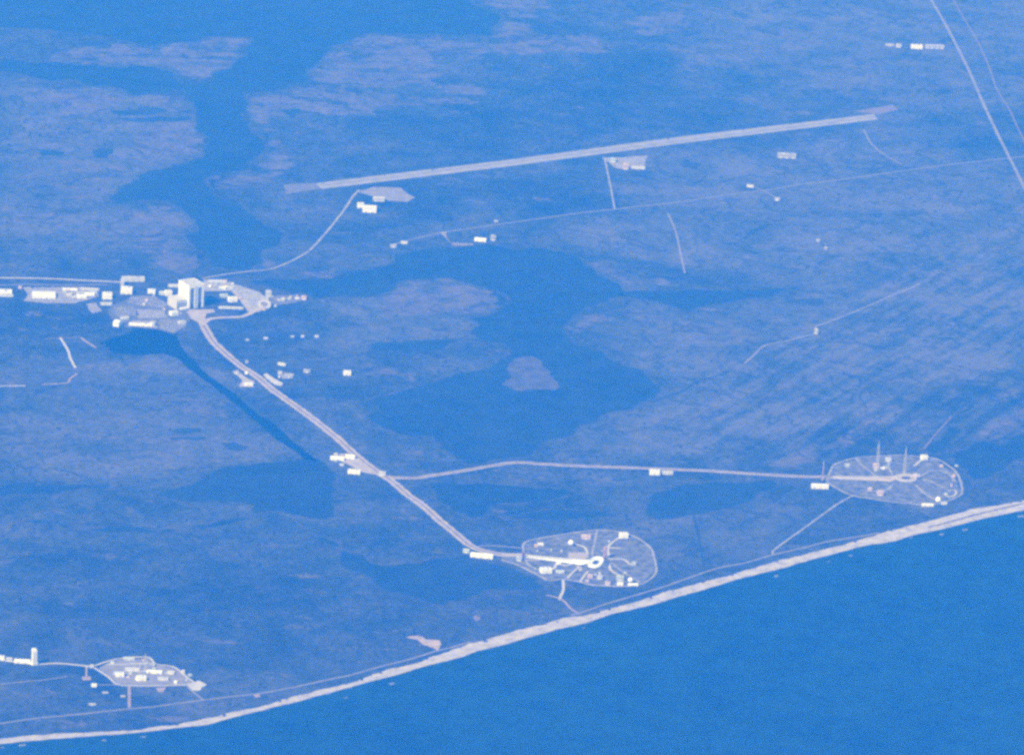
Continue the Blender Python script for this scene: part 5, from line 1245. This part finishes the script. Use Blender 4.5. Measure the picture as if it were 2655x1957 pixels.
def building(name, label, x, y, w, d, h, rot, style, colr, group):
    t = thing(name, label, CATS[name], (x, y, 0), math.radians(rot), group)
    X, Y = d / 2.0, w / 2.0                      # +X faces the sea
    if colr == 'white' and w < 45 and rng.random() < 0.4:
        colr = rng.choice(['pale', 'blue', 'pale'])
    wm = M[colr]
    rm = M['roof_white'] if colr == 'white' else M['roof'] if colr == 'pale' else wm
    if name == 'gate_barrier':
        for s in (-1, 1):
            MB().box(-X, X, s * Y - 1.5, s * Y + 1.5, 0, h).build('post', wm, t)
        MB().box(-X * 0.6, X * 0.6, -Y + 1.5, Y - 1.5, h - 6, h - 0.3).build('crossbeam', wm, t)
        MB().box(-X * 0.5, X * 0.5, -Y + 1.5, Y - 1.5, 2, h - 6.2).build('panel', wm, t)
        return
    if style == 'box':
        MB().box(-X, X, -Y, Y, 0, h).build('wall', wm, t)
        r = MB().box(-X + 1, X - 1, -Y + 1, Y - 1, h, h + 0.5).build('roof', rm, t)
        p = MB().box(-X, -X + 1, -Y, Y, h, h + 1.4).box(X - 1, X, -Y, Y, h, h + 1.4)
        p.box(-X + 1, X - 1, -Y, -Y + 1, h, h + 1.4).box(-X + 1, X - 1, Y - 1, Y, h, h + 1.4)
        p.build('parapet', wm, r)
        if w > 25:
            MB().box(-X * 0.3, X * 0.3, -Y * 0.5, -Y * 0.15, h + 0.5, h + 3.5).build('roof_unit', M['pale'], r)
            MB().box(-X * 0.4, X * 0.1, Y * 0.3, Y * 0.55, h + 0.5, h + 3.0).build('roof_unit', M['grey'], r)
    else:
        rise = max(2.0, d * (0.10 if style == 'hangar' else 0.14))
        e = h - rise * 0.5
        b = MB()
        v0 = len(b.v)
        b.v += [(-X, -Y, 0), (X, -Y, 0), (X, Y, 0), (-X, Y, 0), (-X, -Y, e), (X, -Y, e), (X, Y, e), (-X, Y, e), (0, -Y, e + rise - 0.3), (0, Y, e + rise - 0.3)]
        b.f += [(0, 1, 5, 8, 4), (2, 3, 7, 9, 6), (1, 2, 6, 5), (3, 0, 4, 7)]
        b.build('wall', wm, t)
        o = 1.2
        def slope(s):
            m = MB()
            z0 = e - rise / X * o
            P = [(s * (X + o), -Y - o, z0), (s * (X + o), Y + o, z0), (0, Y + o, e + rise), (0, -Y - o, e + rise)]
            if s < 0:
                P = P[::-1]
            m.quad(*P)
            m.quad(*[(a, b_, c - 0.5) for a, b_, c in P[::-1]])
            return m
        r = slope(1).build('roof', rm, t)
        slope(-1).build('roof_slope', rm, r)
        MB().box(-1.0, 1.0, -Y * 0.9, Y * 0.9, e + rise - 0.2, e + rise + 1.6).build('ridge_vent', M['pale'], r)
        if style == 'hangar':
            n = 9
            for q in range(n):
                yy = -Y + (q + 0.5) * 2 * Y / n
                MB().bar((X + o, yy, e + 0.6), (1.2, yy, e + rise + 0.6), 1.6).build('roof_rib', M['pale'], r)
    if w > 30 and h > 7:
        n = max(1, min(4, int(w / 35)))
        for q in range(n):
            yc = -Y + (q + 0.5) * 2 * Y / n
            hw = min(7.0, Y / n * 0.55)
            MB().box(X, X + 0.5, yc - hw, yc + hw, 0, min(h * 0.6, 9)).build('door', M['pale'] if colr == 'white' else M['roof_white'], t)
    if h > 14:
        z = 11.0
        while z < h - 4:
            MB().box(X, X + 0.4, -Y * 0.85, Y * 0.85, z, z + 1.6).build('window_strip', M['pale' if colr == 'white' else 'grey'], t)
            z += 6.5
for row in BUILDINGS:
    building(*row)

# ------------------------------------------------------------------ white integration tower
t = thing('integration_tower', 'tall slim white tower beside the double track at the left edge', 'tower', (VIF[0] - 14, VIF[1], 0), math.radians(12))
MB().box(-14, 14, -13, 13, 0, 92).build('wall', M['white'], t)
MB().box(-11, 11, -10, 10, 92, 96).build('roof', M['roof_white'], t)
MB().box(14, 14.8, -7, 7, 2, 78).build('door', M['pale'], t)
MB().box(-10, 12, 13, 21, 0, 22).build('annex', M['pale'], t)
MB().box(-8, 8, -19, -13, 0, 14).build('annex', M['white'], t)

# ------------------------------------------------------------------ ball tanks
def tank(name, label, x, y, dia):
    t = thing(name, label, 'tank', (x, y, 0))
    R_ = dia / 2.0
    zc = R_ + 4.0
    rings = []
    for i in range(1, 12):
        a = math.pi * i / 12 - math.pi / 2
        rings.append([(R_ * math.cos(a) * math.cos(2 * math.pi * j / 18), R_ * math.cos(a) * math.sin(2 * math.pi * j / 18), zc + R_ * math.sin(a)) for j in range(18)])
    MB().loft(rings).build('shell', M['white'], t, True)
    for j in range(8):
        a = 2 * math.pi * j / 8
        MB().bar((R_ * 0.96 * math.cos(a), R_ * 0.96 * math.sin(a), 0), (R_ * 0.93 * math.cos(a), R_ * 0.93 * math.sin(a), zc), 1.3).build('leg', M['steel'], t)
    ring = [[(r_ * R_ * math.cos(2 * math.pi * j / 18), r_ * R_ * math.sin(2 * math.pi * j / 18), zz) for j in range(18)] for r_, zz in ((1.0, zc - 0.6), (1.06, zc - 0.6), (1.06, zc + 0.6), (1.0, zc + 0.6))]
    MB().loft(ring, False).build('walkway', M['steel'], t)
    MB().box(-1.2, 1.2, -1.2, 1.2, zc + R_ * 0.97, zc + R_ + 3).build('vent_pipe', M['steel'], t)
for row in TANKS:
    tank(*row)

# ------------------------------------------------------------------ lattice towers
def lattice(parent, h, b0, b1, th, n, mat, name='lattice'):
    m = MB()
    def corner(k, z):
        s = b0 + (b1 - b0) * z / h
        return (s / 2 * (-1, 1, 1, -1)[k], s / 2 * (-1, -1, 1, 1)[k], z)
    for k in range(4):
        for q in range(n):
            z0, z1 = h * q / n, h * (q + 1) / n
            m.bar(corner(k, z0), corner(k, z1), th)
            a, b = (k, (k + 1) % 4) if q % 2 else ((k + 1) % 4, k)
            m.bar(corner(a, z0), corner(b, z1), th * 0.6)
            m.bar(corner(k, z1), corner((k + 1) % 4, z1), th * 0.6)
    return m.build(name, mat, parent)

def lightning_tower(name, label, x, y, h):
    t = thing(name, label, 'tower', (x, y, 0), math.radians(20), 'lightning towers')
    s = h / 160.0
    bm2 = M['red_steel'] if 'reddish' in label else M['steel']
    MB().box(-9 * s, 9 * s, -9 * s, 9 * s, 0, 3).build('footing', M['concrete'], t)
    lattice(t, h * 0.84, 13 * s, 5.5 * s, max(0.8, 1.05 * s), 10, bm2, 'lattice_body')
    rings = [[(r_ * math.cos(2 * math.pi * j / 8), r_ * math.sin(2 * math.pi * j / 8), z) for j in range(8)] for r_, z in ((1.1 * s + 0.3, h * 0.83), (0.8 * s + 0.2, h * 0.93), (0.35, h))]
    MB().loft(rings).build('mast', M['white'], t)
    MB().box(-4.2 * s, 4.2 * s, -4.2 * s, 4.2 * s, h * 0.835, h * 0.845).build('platform', M['steel'], t)
for row in TOWERS:
    lightning_tower(*row)

# ------------------------------------------------------------------ launch pads
def oct_ring(rx, ry, z, k=24, p=2.6):
    out = []
    for j in range(k):
        a = 2 * math.pi * j / k
        c, s = math.cos(a), math.sin(a)
        out.append((rx * math.copysign(abs(c) ** (2 / p), c), ry * math.copysign(abs(s) ** (2 / p), s), z))
    return out

def launch_pad(label, deck, foot, deck_r, deck_y, hill_m, deck_m, ring_bright, ramp_w):
    dx, dy = foot[0] - deck[0], foot[1] - deck[1]
    L = math.hypot(dx, dy)
    t = thing('launch_pad', label, 'launch pad', (deck[0], deck[1], 0), math.atan2(dy, dx))   # +X points down the ramp
    H = 13.0
    MB().loft([oct_ring(deck_r + 46, deck_y + 46, 1.0), oct_ring(deck_r + 2, deck_y + 2, H)]).build('mound', hill_m, t)
    # deck with the flame opening left open
    o, n_, hole = oct_ring(deck_r, deck_y, H + 0.6), 24, oct_ring(deck_r * 0.42, deck_y * 0.36, H + 0.6)
    m = MB()
    m.v += o + hole + [(x, y, H - 0.2) for x, y, _ in o]
    for j in range(n_):
        q = (j + 1) % n_
        m.f += [(j, q, n_ + q, n_ + j), (2 * n_ + j, 2 * n_ + q, q, j)]
    dk = m.build('deck', deck_m, t)
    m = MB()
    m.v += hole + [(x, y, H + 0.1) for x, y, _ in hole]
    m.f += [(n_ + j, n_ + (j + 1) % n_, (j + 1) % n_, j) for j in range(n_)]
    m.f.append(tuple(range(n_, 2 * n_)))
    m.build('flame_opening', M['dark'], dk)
    wl_ = [[(x, y, z) for x, y, z in oct_ring(deck_r * k_, deck_y * k_, H + z_)] for k_, z_ in ((0.98, 0.6), (0.98, 3.5), (0.90, 3.5), (0.90, 0.6))]
    MB().loft(wl_, False).build('deck_rim', ring_bright, dk)
    # ramp: sloping wedge from the ground up to the deck, with two runner strips
    x0, x1, hw = deck_r * 0.86, L, ramp_w / 2
    m = MB()
    m.v += [(x0, -hw * 1.5, H + 0.4), (x0, hw * 1.5, H + 0.4), (x0 + 110, hw, H - 3.0), (x0 + 110, -hw, H - 3.0), (x1, hw, 2.2), (x1, -hw, 2.2),
            (x0, -hw * 1.5 - 14, 1), (x0, hw * 1.5 + 14, 1), (x0 + 110, hw + 12, 1), (x0 + 110, -hw - 12, 1), (x1, hw + 2, 1), (x1, -hw - 2, 1)]
    m.f += [(0, 3, 2, 1), (3, 5, 4, 2), (1, 2, 8, 7), (2, 4, 10, 8), (3, 0, 6, 9), (5, 3, 9, 11)]
    rp = m.build('ramp', deck_m, t)
    for s in (-1, 1):
        MB().quad((x0 + 112, s * hw * 0.25, H - 2.5), (x1, s * hw * 0.25, 2.7), (x1, s * hw * 0.85, 2.7), (x0 + 112, s * hw * 0.85, H - 2.5)).build('runner_strip', M['concrete'], rp)
    return t
launch_pad('nearer launch pad: concrete deck with bright round rim at the end of a long ramp', NEAR_DECK, NEAR_RAMP_FOOT, 42, 100, M['field'], M['roof_white'], M['white'], 44)
launch_pad('far launch pad: pale deck at the end of the straight branch ramp', FAR_DECK, FAR_RAMP_FOOT, 66, 70, M['field'], M['gravel'], M['pale'], 46)

# service tower of the nearer pad
t = thing('service_tower', 'grey-pink lattice service tower right of the nearer pad deck', 'tower', (NEAR_SERVICE_TOWER[0], NEAR_SERVICE_TOWER[1], 0), math.radians(15))
MB().box(-14, 14, -14, 14, 0, 4).build('footing', M['concrete'], t)
lattice(t, 74, 19, 15, 2.2, 8, M['red_steel'], 'lattice_body')
for q in range(1, 8):
    MB().box(-9.5, 9.5, -9.5, 9.5, 74 * q / 8 - 0.6, 74 * q / 8 + 0.6).build('floor_deck', M['pink'], t)
MB().box(-3, 3, -3, 3, 4, 76).build('lift_shaft', M['pink'], t)
MB().bar((0, 0, 76), (0, 0, 96), 1.6).build('lightning_mast', M['steel'], t)
MB().box(-4, 4, -26, -9.6, 46, 49).build('swing_arm', M['pink'], t)

# flat steel blocks on the far deck
t = thing('deck_platform', 'pinkish steel platform block at the right end of the far deck', 'platform', (FAR_SERVICE[0] - 10, FAR_SERVICE[1], 13.6), math.radians(4))
MB().box(-16, 16, -24, 24, 0, 9).build('base_block', M['pink'], t)
MB().box(-9, 9, -12, 8, 9, 17).build('upper_block', M['pale'], t)
for s in (-1, 1):
    MB().bar((0, s * 20, 9), (0, s * 20, 24), 1.6).build('post', M['steel'], t)

# round turntable right of the assembly building
t = thing('crawler_turntable', 'round pale ring with a dark middle at the bend of the loop track', 'turntable', (TURNTABLE[0], TURNTABLE[1], 0))
k = 28
ro = [(110 * math.cos(2 * math.pi * j / k), 46 * math.sin(2 * math.pi * j / k)) for j in range(k)]
rings = [[(x * s, y * s, z) for x, y in ro] for s, z in ((1.0, 1.0), (1.0, 3.8), (0.5, 3.8), (0.5, 2.4))]
MB().loft(rings, False).build('ring', M['concrete'], t)
MB().loft([[(x * 0.5, y * 0.5, 2.5) for x, y in ro]]).build('middle', M['dirt'], t)

# ------------------------------------------------------------------ haze
hz = MB().box(-68000, 68000, -68000, 68000, -1.2, 12060)
hm = bpy.data.materials.new('haze')
hm.use_nodes = True
hn = hm.node_tree
hn.nodes.clear()
ho = hn.nodes.new('ShaderNodeOutputMaterial')
hv = hn.nodes.new('ShaderNodeVolumePrincipled')
hv.inputs['Color'].default_value = (0.014, 0.232, 1.0, 1)
hv.inputs['Absorption Color'].default_value = (1, 1, 1, 1)
hv.inputs['Density'].default_value = 3.0e-5
hv.inputs['Anisotropy'].default_value = 0.0
hn.links.new(hv.outputs['Volume'], ho.inputs['Volume'])
tag(hz.build('haze', hm), 'blue haze filling the air over the coast', 'haze', kind='stuff')
